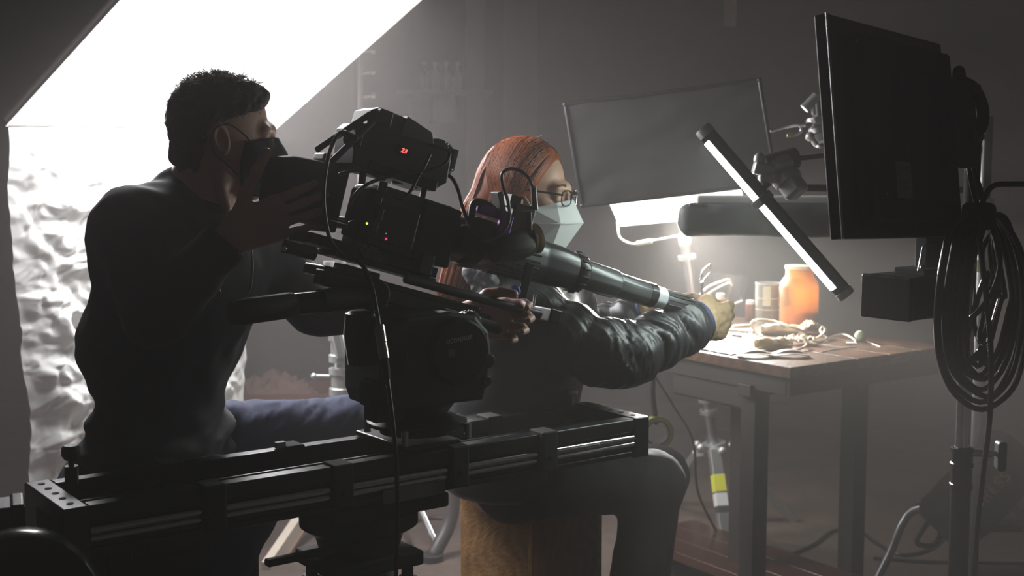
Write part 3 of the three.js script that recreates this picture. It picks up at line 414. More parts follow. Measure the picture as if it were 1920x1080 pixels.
    P.forEach((p) => push(p, lift)); strands[i % 3].push(new THREE.TubeGeometry(new THREE.CatmullRomCurve3(P, false, 'centripetal'), 20, 0.0018, 3));
  }
  for (let i = 0; i < 330; i++) {
    const j = rnd(-0.006, 0.012), lift = rnd(0.0002, 0.003), s = i % 4 ? 1 : -1, off = V(rnd(-0.6, 1), rnd(-0.5, 0.5), rnd(0.1, 1) * s).normalize();
    const P = [V(0.07 - j, 0.125, s * 0.008), V(0.068 - j, 0.106, s * 0.042), V(0.056 - j, 0.072, s * 0.072), V(0.036 - j, 0.03, s * 0.088), V(0.008 - j, -0.012, s * 0.094), V(-0.035, -0.055, s * 0.085)]; for (let k = 1; k < 4; k++) P.push(WI[k].clone().addScaledVector(off, [0.052, 0.05, 0.042, 0.034][k]));
    P.forEach((p) => push(p, lift)); strands[i % 3].push(new THREE.TubeGeometry(new THREE.CatmullRomCurve3(P, false, 'centripetal'), 22, 0.0016, 3));
  }
  for (let i = 0; i < 14; i++) { const a = push(V(rnd(-0.08, 0.05), 0.13, rnd(-0.04, 0.05)), 0.001), b = a.clone().add(V(rnd(-0.03, 0.02), rnd(0.001, 0.008), rnd(-0.01, 0.02))), c = b.clone().add(V(rnd(-0.03, 0.02), rnd(-0.012, 0.004), rnd(-0.01, 0.02))); strands[1].push(new THREE.TubeGeometry(new THREE.CatmullRomCurve3([a, b, c]), 6, 0.0004, 3)); }
  strands.forEach((l, i) => { const o = part('strand', merge(l).applyMatrix4(hm), hairM[i], hair); o.userData.kind = 'stuff'; });
  // pale grey scarf edge between hair and jacket
  const scf = capsField([cap(at(886, 512, 2.93), at(915, 560, 2.905), 0.022, 0.018), cap(at(915, 505, 2.93), at(886, 512, 2.93), 0.026, 0.022), cap(at(905, 515, 2.92), at(945, 565, 2.90), 0.022, 0.016)], 0.012);
  part('scarf', sdfMesh((x, y, z) => scf(x, y, z) + 0.004 * noise3(x * 18 + y * 30, y * 40 - x * 22, z * 16) + 0.002 * noise3(x * 60, y * 60, z * 40), at(850, 600, 3.0).add(V(-0.05, -0.05, -0.1)), at(950, 450, 2.85).add(V(0.05, 0.05, 0.1)), 0.006), std(new THREE.Color(0.24, 0.25, 0.28), 0.7), t, 'pale grey scarf');
}

// ---------------------------------------------------------------- slider
const SL_Y = EYE - 0.57, SL_L = V(-0.732, SL_Y, -2.036), SL_R = V(0.3055, SL_Y, -2.797);
const slX = SL_R.clone().sub(SL_L).normalize(), SLF = frameOf(SL_L, slX), SLEN = SL_L.distanceTo(SL_R), SLW = 0.22;   // x along, y up, z towards us
const slAt = (px, py) => { const p = onPlane(px, py, SL_L, V(slX.z, 0, -slX.x).normalize()); return p.sub(SL_L).dot(slX); };
{
  const t = thing('camera_slider', 'long black camera slider with twin rods in front of the man and woman', 'slider', V(SL_L.x, 0.62, SL_L.z));
  for (const [x, s] of [[0.022, 0], [SLEN - 0.022, 1]]) {
    const ep = part('end_plate', [bx(SLF, [x, -0.045, -SLW / 2], [0.044, 0.09, SLW], 0.004)], M.anodised, t);
    for (let i = 0; i < 5; i++) part('screw', cyl(F(SLF, x, -0.001, -0.03 - i * 0.04), F(SLF, x, 0.0012, -0.03 - i * 0.04), 0.006, 0.006, 12), M.blackMatte, ep);
    part('end_window', bx(SLF, [s ? SLEN + 0.0005 : -0.0005, -0.045, -0.11], [0.002, 0.035, 0.07], 0), M.blackMatte, ep);
  }
  for (const zc of [-0.018, -SLW + 0.018]) {
    const beam = part('rail', [bx(SLF, [SLEN / 2, -0.016, zc], [SLEN - 0.085, 0.03, 0.034], 0.005), bx(SLF, [SLEN / 2, -0.052, zc], [SLEN - 0.085, 0.05, 0.014], 0.002), bx(SLF, [SLEN / 2, -0.08, zc], [SLEN - 0.085, 0.012, 0.03], 0.003)], M.anodised, t);
    for (const [yy, rr] of [[-0.044, 0.0075], [-0.058, 0.006]]) for (const zz of [0.013, -0.013]) part('rod', cyl(F(SLF, 0.045, yy, zc + zz), F(SLF, SLEN - 0.045, yy, zc + zz), rr, rr, 18), M.polished, t);
  }
  const rods = [[-0.095, 0.008], [-0.125, 0.008]]; for (const [zz, r] of rods) part('centre_rod', cyl(F(SLF, 0.04, -0.03, zz), F(SLF, SLEN - 0.04, -0.03, zz), r), M.rail, t);
  for (const [px, py] of [[400, 920], [640, 882], [858, 848], [1026, 818]]) {
    const x = slAt(px, py);
    for (const zc of [-0.012, -SLW + 0.012]) { const b = part('bracket', bx(SLF, [x, -0.038, zc], [0.04, 0.084, 0.05], 0.004), M.blackMatte, t); if (zc > -0.1) part('screw', cyl(F(SLF, x, -0.05, zc + 0.025), F(SLF, x, -0.05, zc + 0.0275), 0.006, 0.005, 12), M.blackMetal, b); }
  }
  // clamping knob at the far left corner, small posts at the right end
  const k0 = F(SLF, 0.075, 0, -SLW + 0.03); const kn = part('clamp_knob', [cyl(k0.clone().add(V(0, -0.01, 0)), k0.clone().add(V(0, 0.025, 0)), 0.012, 0.012, 16), cyl(k0.clone().add(V(0, 0.02, 0)), k0.clone().add(V(0, 0.04, 0)), 0.005), lathe(k0.clone().add(V(0, 0.036, 0)), k0.clone().add(V(0, 0.07, 0)), [[0, 0], [0.011, 0], [0.0165, 0.008], [0.0165, 0.022], [0.012, 0.026], [0, 0.026]], 14)], M.blackPlastic, t);
  const k1 = F(SLF, SLEN - 0.06, 0, -SLW + 0.02); part('clamp_knob', [cyl(k1, k1.clone().add(V(0, 0.03, 0)), 0.005), lathe(k1.clone().add(V(0, 0.022, 0)), k1.clone().add(V(0, 0.06, 0)), [[0, 0], [0.012, 0], [0.014, 0.006], [0.012, 0.014], [0, 0.014]], 14)], M.steel, t);
  part('small_block', bx(SLF, [slAt(615, 830), 0.006, -SLW + 0.02], [0.02, 0.012, 0.012], 0.001), M.white, t, 'small white marker');
  const tx = slAt(775, 905); part('tape_label', bx(SLF, [tx, -0.075, 0.0045], [0.14, 0.026, 0.002], 0), M.tape, t, 'strip of grey tape');
  part('lower_deck', bx(SLF, [slAt(740, 900), -0.105, -SLW / 2], [0.26, 0.03, SLW * 0.95], 0.006), M.blackMatte, t);
}
// riser that carries the slider
{
  const cx = slAt(725, 890) + 0.0, top = -0.12, P = (x, y, z) => F(SLF, cx + x, y, -SLW / 2 + z);
  const t = thing('riser', 'black machined riser with knobs carrying the slider on its steel base', 'riser', P(0, -SL_Y, 0).setY(0));
  part('top_flange', lathe(P(0, top - 0.05, 0), P(0, top, 0), [[0, 0], [0.088, 0], [0.118, 0.02], [0.118, 0.05], [0, 0.05]], 40), M.blackMetal, t);
  part('lever', [bx(SLF, [cx - 0.16, top - 0.055, -SLW / 2 + 0.06], [0.14, 0.014, 0.02], 0.004)], M.blackMetal, t);
  part('collar', lathe(P(0, top - 0.085, 0), P(0, top - 0.05, 0), [[0, 0], [0.075, 0], [0.082, 0.012], [0.088, 0.035], [0, 0.035]], 32), M.blackPlastic, t);
  part('plate', bx(SLF, [cx, top - 0.10, -SLW / 2], [0.20, 0.03, 0.17], 0.006), M.blackMatte, t);
  for (const [x, z] of [[-0.075, 0.06], [0.075, 0.06], [-0.075, -0.06], [0.075, -0.06]]) { part('post', cyl(P(x, top - 0.20, z), P(x, top - 0.11, z), 0.012), M.blackMetal, t); part('levelling_knob', lathe(P(x, top - 0.175, z), P(x, top - 0.135, z), [[0, 0], [0.018, 0], [0.023, 0.006], [0.023, 0.03], [0.017, 0.036], [0, 0.036]], 16), M.blackPlastic, t); }
  part('neck', cyl(P(0, top - 0.2, 0), P(0, top - 0.11, 0), 0.042, 0.05, 24), M.blackMatte, t);
  const base = part('base_box', bx(SLF, [cx + 0.05, top - 0.30, -SLW / 2 + 0.005], [0.24, 0.20, 0.20], 0.008), M.darkGrey, t, 'dark painted steel base box');
  for (const x of [-0.04, 0.02, 0.08, 0.14]) for (const z of [0.08, -0.08]) part('rivet', lathe(P(x, top - 0.2005, z), P(x, top - 0.19, z), [[0, 0], [0.007, 0], [0.006, 0.003], [0, 0.004]], 10), M.steel, base);
  part('column', bx(SLF, [cx + 0.05, (-0.42 - SL_Y) / 2, -SLW / 2], [0.18, SL_Y - 0.42, 0.16], 0.01), M.blackMatte, t);
  part('foot_plate', bx(SLF, [cx + 0.05, -SL_Y + 0.012, -SLW / 2], [0.42, 0.024, 0.36], 0.006), M.blackMatte, t);
}
// ---------------------------------------------------------------- fluid head on the slider
const RO = at(800, 425, 2.585), RT = at(1300, 578, 2.97), rX = RT.clone().sub(RO).normalize(), RF = frameOf(RO, rX), rYaw = frameOf(V(RO.x, 0, RO.z), V(rX.x, 0, rX.z));
const rN = F(RF, 0, 0, 1).sub(RO);                                   // towards us
const rp = (px, py, off = 0) => onPlane(px, py, RO.clone().addScaledVector(rN, off), rN);
const rl = (px, py, off = 0) => rp(px, py, off).applyMatrix4(RF.clone().invert());        // the same in the camera's own axes
const font = await new FontLoader().loadAsync('fonts/droid/droid_sans_bold.typeface.json');
const HF = frameOf(slAt2(782, 815), V(rX.x, 0, rX.z));
function slAt2(px, py) { return onPlane(px, py, V(0, SL_Y + 0.02, 0), V(0, 1, 0)); }
{
  const hc = F(HF, 0, 0, 0), D = (x, y, z) => F(HF, x, y, z);
  const t = thing('fluid_head', 'big black fluid head with a long pan handle under the cine camera', 'fluid head', hc.clone());
  part('carriage', bx(SLF, [slAt(770, 860) + 0.06, 0.006, -SLW / 2], [0.13, 0.012, SLW * 0.9], 0.004), M.anodised, t);
  for (const [x, z] of [[-0.07, 0.08], [0.07, 0.08], [0.07, -0.08], [-0.07, -0.08]]) part('bolt', cyl(D(x, 0.0, z), D(x, 0.03, z), 0.007, 0.007, 12), M.steel, t);
  part('bowl_flange', lathe(D(0, 0.008, 0), D(0, 0.1, 0), [[0, 0], [0.075, 0], [0.078, 0.012], [0.100, 0.016], [0.100, 0.023], [0.088, 0.026], [0.07, 0.036], [0.05, 0.042], [0, 0.042]], 56), M.blackMetal, t);
  part('pan_base', lathe(D(0, 0.045, 0), D(0, 0.1, 0), [[0, 0], [0.06, 0], [0.075, 0.02], [0.075, 0.05], [0, 0.05]], 44), M.blackPlastic, t);
  const bodyShape = [[-0.105, 0.08], [0.10, 0.08], [0.112, 0.11], [0.118, 0.16], [0.112, 0.205], [0.085, 0.235], [0.03, 0.245], [-0.06, 0.24], [-0.1, 0.22], [-0.112, 0.17], [-0.112, 0.1]];
  part('housing', prism(HF, bodyShape, 0.15, 0.008), M.blackPlastic, t);
  const disc = part('tilt_dial', lathe(D(0.045, 0.175, 0.08), D(0.045, 0.175, 0.12), [[0, 0], [0.064, 0], [0.066, 0.012], [0.060, 0.020], [0, 0.021]], 48), M.blackMetal, t);
  const tg = new TextGeometry('OCONNOR', { font, size: 0.0085, depth: 0.0006, curveSegments: 3 }); tg.computeBoundingBox(); tg.translate(-tg.boundingBox.max.x / 2, 0, 0).rotateZ(0.11).applyMatrix4(basis(F(HF, 1, 0, 0).sub(hc), V(0, 1, 0), F(HF, 0, 0, 1).sub(hc), D(0.040, 0.197, 0.101)));
  part('lettering', tg, std(new THREE.Color(0.45, 0.45, 0.44), 0.6), disc);
  part('plate_mark', bx(HF, [0.022, 0.176, 0.1015], [0.016, 0.014, 0.001], 0), M.tape, disc);
  for (const [x, y, r] of [[0.118, 0.15, 0.014], [0.112, 0.11, 0.012], [-0.085, 0.11, 0.011]]) part('control_knob', lathe(D(x, y, 0.05), D(x, y, 0.11), [[0, 0], [r, 0], [r * 1.1, 0.01], [r * 1.1, 0.03], [r * 0.8, 0.036], [0, 0.037]], 14), M.blackPlastic, t);
  part('side_panel', bx(HF, [-0.085, 0.16, 0.083], [0.04, 0.05, 0.004], 0.002), M.blackMetal, t);
  part('brake_block', [bx(HF, [-0.12, 0.105, 0.05], [0.04, 0.05, 0.05], 0.005), bx(HF, [-0.1, 0.07, 0.05], [0.06, 0.04, 0.05], 0.003)], M.blackMatte, t);
  part('cup', lathe(D(-0.11, 0.15, -0.02), D(-0.11, 0.27, -0.02), [[0, 0], [0.028, 0], [0.036, 0.06], [0.032, 0.1], [0.02, 0.105], [0, 0.105]], 24), M.blackGloss, t);
  // tilting top: sliding plate with its rails, aligned with the camera
  const b = (x0, y0, x1, y1, off) => { const a = rl(x0, y0, off), c = rl(x1, y1, off); return [a, c]; };
  const bar = (px0, py0, px1, py1, off, r, mat, name) => part(name, cyl(rp(px0, py0, off), rp(px1, py1, off), r, r, 20), mat, t);
  bar(760, 522, 1012, 590, 0.07, 0.0095, M.lensBlack, 'support_rod'); bar(760, 522, 1012, 590, -0.06, 0.0095, M.lensBlack, 'support_rod');
  const pl = rl(720, 540, 0.0); part('top_plate', bx(RF, [pl.x + 0.02, pl.y, 0.005], [0.36, 0.022, 0.10], 0.005), M.blackMetal, t);
  const pm = rl(760, 565, 0); part('plate_carrier', bx(RF, [pm.x + 0.02, pm.y, 0], [0.30, 0.03, 0.13], 0.006), M.blackPlastic, t);
  const rb = rl(1000, 586, 0.005); part('rod_clamp', bx(RF, [rb.x, rb.y, 0.005], [0.03, 0.03, 0.17], 0.004), M.blackMetal, t);
  part('plate_block', [bx(RF, [rl(640, 530, 0.05).x, rl(640, 530, 0.05).y, 0.05], [0.1, 0.03, 0.04], 0.004), bx(RF, [rl(668, 512, 0.02).x, rl(668, 512, 0.02).y, 0.02], [0.08, 0.02, 0.05], 0.003)], M.blackPlastic, t);
  bar(830, 588, 935, 616, 0.09, 0.012, M.blackMatte, 'cross_shaft');
  const dk = rp(872, 606, 0.10); const dial = part('toothed_knob', [lathe(dk, dk.clone().addScaledVector(rN, 0.03), [[0, 0], [0.026, 0], [0.026, 0.022], [0.018, 0.026], [0, 0.026]], 30)], M.blackMetal, t);
  for (let i = 0; i < 18; i++) { const a = i / 18 * 6.283, m2 = F(RF, 0, 0, 0); const p = dk.clone().addScaledVector(F(RF, 1, 0, 0).sub(RO), Math.cos(a) * 0.025).addScaledVector(F(RF, 0, 1, 0).sub(RO), Math.sin(a) * 0.025).addScaledVector(rN, 0.013); part('tooth', ball(p, 0.0035, 8), M.steel, dial); }
  // pan handle
  const a0 = rp(690, 556, 0.10), a1 = rp(545, 572, 0.13), a2 = rp(432, 588, 0.15);
  part('pan_handle', [cyl(a0, a1, 0.020, 0.0205, 24), cyl(rp(640, 560, 0.11), rp(600, 565, 0.12), 0.0225, 0.0225, 24)], M.blackMetal, t);
  part('handle_grip', lathe(a1, a2, [[0, -0.005], [0.022, -0.005], [0.0235, 0.004], [0.023, a1.distanceTo(a2) - 0.012], [0.019, a1.distanceTo(a2) - 0.002], [0, a1.distanceTo(a2)]], 26), M.rubber, t, 'black rubber grip');
  part('handle_clamp', [lathe(rp(700, 552, 0.07), rp(700, 552, 0.13), [[0, 0], [0.03, 0], [0.032, 0.02], [0.03, 0.05], [0, 0.055]], 24)], M.blackPlastic, t);
}
// ---------------------------------------------------------------- the camera itself
const camT = thing('cinema_camera', 'black cinema camera rig on the fluid head with cables, screen eyepiece and lights', 'camera', rp(720, 500, 0));
{
  const t = camT, box = (name, px0, py0, px1, py1, off, dep, mat, r = 0.004, parent = t, label) => { const a = rl(px0, py0, off), c = rl(px1, py1, off); return part(name, bx(RF, [(a.x + c.x) / 2, (a.y + c.y) / 2, off], [Math.abs(c.x - a.x), Math.abs(a.y - c.y), dep], r), mat, parent, label); };
  // box corners are given where the edge runs along the camera's own tilted axes
  const body = box('body', 690, 344, 800, 497, 0.0, 0.12, M.blackPlastic, 0.008);
  box('front_plate', 770, 372, 812, 500, 0.0, 0.13, M.blackMetal, 0.006); box('side_cover', 705, 375, 770, 470, 0.063, 0.012, M.blackMetal, 0.004);
  box('battery', 676, 350, 700, 455, 0.01, 0.08, M.blackMatte, 0.006);
  for (let i = 0; i < 7; i++) { const p = rl(672 + i * 2, 456 + i * 4.5, 0.066); part('vent_slat', bx(RF, [p.x + 0.02, p.y, 0.064], [0.05, 0.0022, 0.006], 0.0005), M.darkGrey, body); }
  for (const [px, py, w] of [[718, 352, 0.016], [708, 372, 0.02], [712, 402, 0.014], [702, 425, 0.016]]) { const p = rl(px, py, 0.07); part('connector_plate', bx(RF, [p.x, p.y, 0.068], [w, 0.024, 0.008], 0.002), M.anodised, body); }
  { const p = rp(763, 446, 0.062); part('round_cap', lathe(p, p.clone().addScaledVector(rN, 0.02), [[0, 0], [0.016, 0], [0.017, 0.004], [0.013, 0.006], [0, 0.006]], 26), M.anodised, body); }
  const led = (px, py, c, r, k) => part('indicator_light', ball(rp(px, py, 0.071), r, 10), std(0x111111, 0.4, 0, { emissive: new THREE.Color(...c), emissiveIntensity: k }), body);
  led(724, 448, [1, 0.02, 0.08], 0.0022, 2.2); led(688, 419, [0.75, 0.85, 0.1], 0.0024, 1.5); led(724, 438, [0.5, 0.5, 0.5], 0.0013, 0.5);
  // base plate and bracket below
  box('base_plate', 560, 452, 800, 500, 0.0, 0.10, M.blackMetal, 0.003); box('sled', 610, 478, 800, 520, 0.0, 0.09, M.blackPlastic, 0.004);
  part('rear_grip', cyl(rp(533, 462, 0.07), rp(590, 476, 0.07), 0.013, 0.013, 18), M.blackPlastic, t);
  part('grip_tip', ball(rp(533, 466, 0.078), 0.006, 10), M.steel, t);
  box('lens_stage', 776, 470, 790, 515, 0.03, 0.08, M.blackPlastic, 0.003);
  // eyepiece: bellows-like loupe, wide at the camera end
  { const s0 = rl(630, 380, 0.0), a = rp(606, 367, -0.12), e = rp(504, 338, -0.12), L = a.distanceTo(e), ex = e.clone().sub(a).normalize(), ef = frameOf(a, ex.clone().negate());
    const loop = (x, hh, ww) => { const o = []; for (let i = 0; i < 20; i++) { const q = i / 20 * 6.283, c = Math.cos(q), s = Math.sin(q); o.push(F(ef, -x, hh * Math.sign(s) * Math.abs(s) ** 0.45, ww * Math.sign(c) * Math.abs(c) ** 0.45)); } return o; };
    const secs = [[-0.012, 0.067, 0.053], [0.0, 0.067, 0.053], [0.004, 0.065, 0.051], [0.04, 0.064, 0.05], [0.09, 0.059, 0.047], [L - 0.004, 0.050, 0.042], [L, 0.038, 0.036], [L + 0.0, 0.001, 0.001]].map((q) => loop(...q)), pos = [], idx = [];
    secs.forEach((r) => r.forEach((p) => pos.push(p.x, p.y, p.z))); for (let j = 0; j < secs.length - 1; j++) for (let i = 0; i < 20; i++) { const k = (i + 1) % 20; idx.push(j * 20 + i, j * 20 + k, (j + 1) * 20 + i, j * 20 + k, (j + 1) * 20 + k, (j + 1) * 20 + i); }
    const g = new THREE.BufferGeometry(); g.setAttribute('position', new THREE.Float32BufferAttribute(pos, 3)); g.setIndex(idx); g.computeVertexNormals();
    const vf = part('viewfinder', toCreasedNormals(g.toNonIndexed(), 0.7), M.blackMatte, t, 'large black viewfinder loupe');
    part('hood_edge', bx(ef, [0.012, 0.004, 0], [0.016, 0.15, 0.118], 0.006), M.blackPlastic, vf);
    part('hood_fin', bx(ef, [0.0, 0.074, 0], [0.06, 0.016, 0.05], 0.004), M.blackPlastic, vf);
    part('viewfinder_arm', [cyl(rp(618, 415, -0.11), rp(662, 420, -0.09), 0.012), cyl(rp(658, 422, -0.1), rp(662, 425, 0.05), 0.012)], M.blackMetal, t);
    box('silver_hinge', 622, 408, 660, 424, 0.04, 0.03, M.anodised, 0.003);
  }
  // top: handle bracket and cheese plate
  box('top_plate', 668, 318, 800, 340, 0.0, 0.1, M.blackMetal, 0.004);
  for (const g of [cyl(rp(678, 345, 0.02), rp(684, 300, 0.02), 0.007), cyl(rp(790, 380, 0.03), rp(800, 330, 0.03), 0.006), cyl(rp(745, 345, 0), rp(748, 318, 0), 0.012)]) part('bracket_post', g, M.blackMetal, t);
  const th = part('top_handle', [tube([rp(798, 268, 0.0), rp(825, 268, 0.0), rp(842, 280, 0.0), rp(848, 305, 0.0), rp(838, 322, 0.0), rp(800, 330, 0.0)], 0.008, 6, 10), bx(RF, [rl(845, 300).x, rl(845, 300).y, 0], [0.016, 0.045, 0.03], 0.004), bx(RF, [rl(815, 272).x, rl(815, 272).y, 0], [0.05, 0.012, 0.03], 0.003), cyl(rp(800, 296), rp(832, 298), 0.0065)], M.blackPlastic, t);
  for (const [px, py] of [[846, 318], [838, 270], [808, 297], [790, 335], [780, 352]]) part('screw', ball(rp(px, py, 0.016), 0.0035, 8), M.steel, t);
  part('thumb_screw', lathe(rp(800, 398, 0.02), rp(808, 402, 0.02), [[0, 0], [0.008, 0], [0.008, 0.014], [0, 0.015]], 14), M.blackPlastic, t);
}
// wireless receiver on top with its antennas
{
  const t = thing('wireless_receiver', 'black wireless video box with a red two digit display on top of the camera', 'receiver', rp(740, 325, 0.02));
  const TF = frameOf(rp(735, 290, 0.0), rp(820, 312, 0.0).sub(rp(650, 268, 0.0)));
  const sh = [[-0.098, -0.036], [-0.07, -0.046], [0.085, -0.046], [0.105, -0.03], [0.105, 0.014], [0.09, 0.03], [-0.095, 0.036], [-0.104, 0.026]];
  part('box', prism(TF, sh, 0.085, 0.004), M.blackPlastic, t);
  const d = rl(758, 283, 0.05); const dp = part('display_window', bx(RF, [d.x, d.y, 0.0478], [0.028, 0.018, 0.002], 0), M.blackGloss, t);
  const dg = new TextGeometry('23', { font, size: 0.0085, depth: 0.0008, curveSegments: 3 }); dg.computeBoundingBox(); dg.translate(-dg.boundingBox.max.x / 2, -0.004, 0).applyMatrix4(new THREE.Matrix4().set(1, 0.25, 0, 0, 0, 1, 0, 0, 0, 0, 1, 0, 0, 0, 0, 1)).applyMatrix4(basis(F(RF, 1, 0, 0).sub(RO), F(RF, 0, 1, 0).sub(RO), rN, F(RF, d.x, d.y, 0.0494)));
  part('display_digits', dg, std(0x200000, 0.5, 0, { emissive: new THREE.Color(1, 0.12, 0.1), emissiveIntensity: 2.4 }), dp, 'red lit digits');
  part('top_module', prism(frameOf(rp(722, 245, 0.0), rp(760, 262, 0).sub(rp(680, 232, 0))), [[-0.055, -0.03], [0.06, -0.03], [0.06, 0.018], [0.035, 0.028], [-0.04, 0.03], [-0.055, 0.02]], 0.07, 0.003), M.blackPlastic, t);
  part('sloped_cover', prism(frameOf(rp(765, 252, 0.0), rp(800, 268, 0).sub(rp(740, 240, 0))), [[-0.035, -0.02], [0.05, -0.022], [0.035, 0.004], [0.028, 0.014], [-0.03, 0.022]], 0.075, 0.002), M.darkGrey, t);
  part('torn_flap', prism(frameOf(rp(775, 240, 0.01), V(1, -0.1, -0.5)), [[-0.02, 0.004], [0.022, 0.001], [0.012, -0.008], [-0.02, -0.006]], 0.003), M.blackMatte, t);
  const ant = (x0, y0, x1, y1, off) => { const a = rp(x0, y0, off), b = rp(x1, y1, off), m = frameOf(a, b.clone().sub(a)), l = a.distanceTo(b); part('antenna', bx(m, [l / 2, 0, 0], [l, 0.0125, 0.008], 0.004), M.blackPlastic, t); };
  ant(697, 212, 592, 282, 0.03); ant(715, 212, 622, 303, 0.05); ant(640, 245, 668, 262, 0.04);
  part('antenna_joint', [cyl(rp(655, 262, 0.0), rp(655, 262, 0.05), 0.012), bx(RF, [rl(700, 222).x, rl(700, 222).y, 0.03], [0.03, 0.03, 0.05], 0.004)], M.blackPlastic, t);
  part('clip', [bx(RF, [rl(672, 262, 0.045).x, rl(672, 262, 0.045).y, 0.045], [0.012, 0.03, 0.01], 0.002)], M.blackMetal, t);
}
// probe lens
{
  const t = thing('probe_lens', 'long dark probe lens reaching from the camera towards the gloved hands', 'lens', rp(830, 470, 0));
  const c = (px) => { const k = (px - 800) / 500; return RO.clone().lerp(RT, k); }, q0 = at(800, 428, 2.585);
  const A = (px) => { const py = 425 + (px - 800) * (153 / 500); return rp(px, py + (px < 1000 ? 6 : 0), 0); };
  const seg = (name, p0, p1, prof, mat, n = 36, parent = t, label) => { const a = A(p0), b = A(p1), l = a.distanceTo(b); return part(name, lathe(a, b, prof.map(([r, k]) => [r, k * l]), n), mat, parent, label); };
  seg('mount', 790, 818, [[0, 0], [0.047, 0], [0.05, 0.4], [0.044, 1], [0, 1]], M.blackMetal);
  seg('rear_barrel', 815, 868, [[0, 0], [0.043, 0], [0.043, 0.3], [0.047, 0.35], [0.047, 0.8], [0.043, 1], [0, 1]], M.blackPlastic);
  seg('gear_ring', 866, 890, [[0, 0], [0.05, 0], [0.052, 0.2], [0.052, 0.8], [0.05, 1], [0, 1]], M.blackMatte);
  seg('focus_barrel', 888, 1010, [[0, 0], [0.050, 0], [0.050, 0.1], [0.049, 0.11], [0.049, 0.9], [0.047, 0.93], [0.0465, 1], [0, 1]], M.lensBlack);
  const ax = A(1000).sub(A(900)).normalize(), fr = frameOf(A(900), ax);
  for (let i = 0; i < 22; i++) { const a = i / 22 * 6.283; part('grip_rib', bx(fr, [0.075, Math.cos(a) * 0.0485, Math.sin(a) * 0.0485], [0.10, 0.0045, 0.0045], 0.0012, [-a + Math.PI / 2, 0, 0]), M.blackPlastic, t); }
  seg('middle_barrel', 1008, 1072, [[0, 0], [0.046, 0], [0.0455, 0.5], [0.040, 1], [0, 1]], M.lensBlack);
  const cr = seg('clamp_ring', 1068, 1088, [[0, 0], [0.042, 0], [0.043, 0.2], [0.043, 0.8], [0.04, 1], [0, 1]], M.blackMetal);
  { const rf = frameOf(A(1078), ax); for (let i = 0; i < 14; i++) { const a = i / 14 * 6.283; part('ring_lug', bx(rf, [0, Math.cos(a) * 0.0425, Math.sin(a) * 0.0425], [0.018, 0.009, 0.0035], 0.001, [-a + Math.PI / 2 + Math.PI / 2, 0, 0]), M.blackMetal, cr); } }
  seg('front_barrel', 1086, 1152, [[0, 0], [0.0335, 0], [0.0325, 0.96], [0.031, 1], [0, 1]], M.lensBlack);
  seg('step_barrel', 1150, 1212, [[0, 0], [0.029, 0], [0.0285, 0.1], [0.0275, 0.95], [0.026, 1], [0, 1]], M.lensBlack);
  seg('end_ring', 1210, 1222, [[0, 0], [0.028, 0], [0.028, 1], [0, 1]], M.blackMetal);
  seg('silver_ring', 1221, 1240, [[0, 0], [0.0255, 0], [0.0255, 1], [0, 1]], std(new THREE.Color(0.5, 0.52, 0.54), 0.5, 0.3), 36, t, 'pale engraved ring');
  seg('tip', 1239, 1300, [[0, 0], [0.022, 0], [0.021, 0.9], [0.018, 1], [0, 1]], M.lensBlack);
  { const rf = frameOf(A(1242), ax); for (let i = 0; i < 12; i++) { const a = i / 12 * 6.283; part('tip_rib', bx(rf, [0.045, Math.cos(a) * 0.0212, Math.sin(a) * 0.0212], [0.08, 0.004, 0.003], 0.001, [-a + Math.PI, 0, 0]), M.blackPlastic, t); } }
}
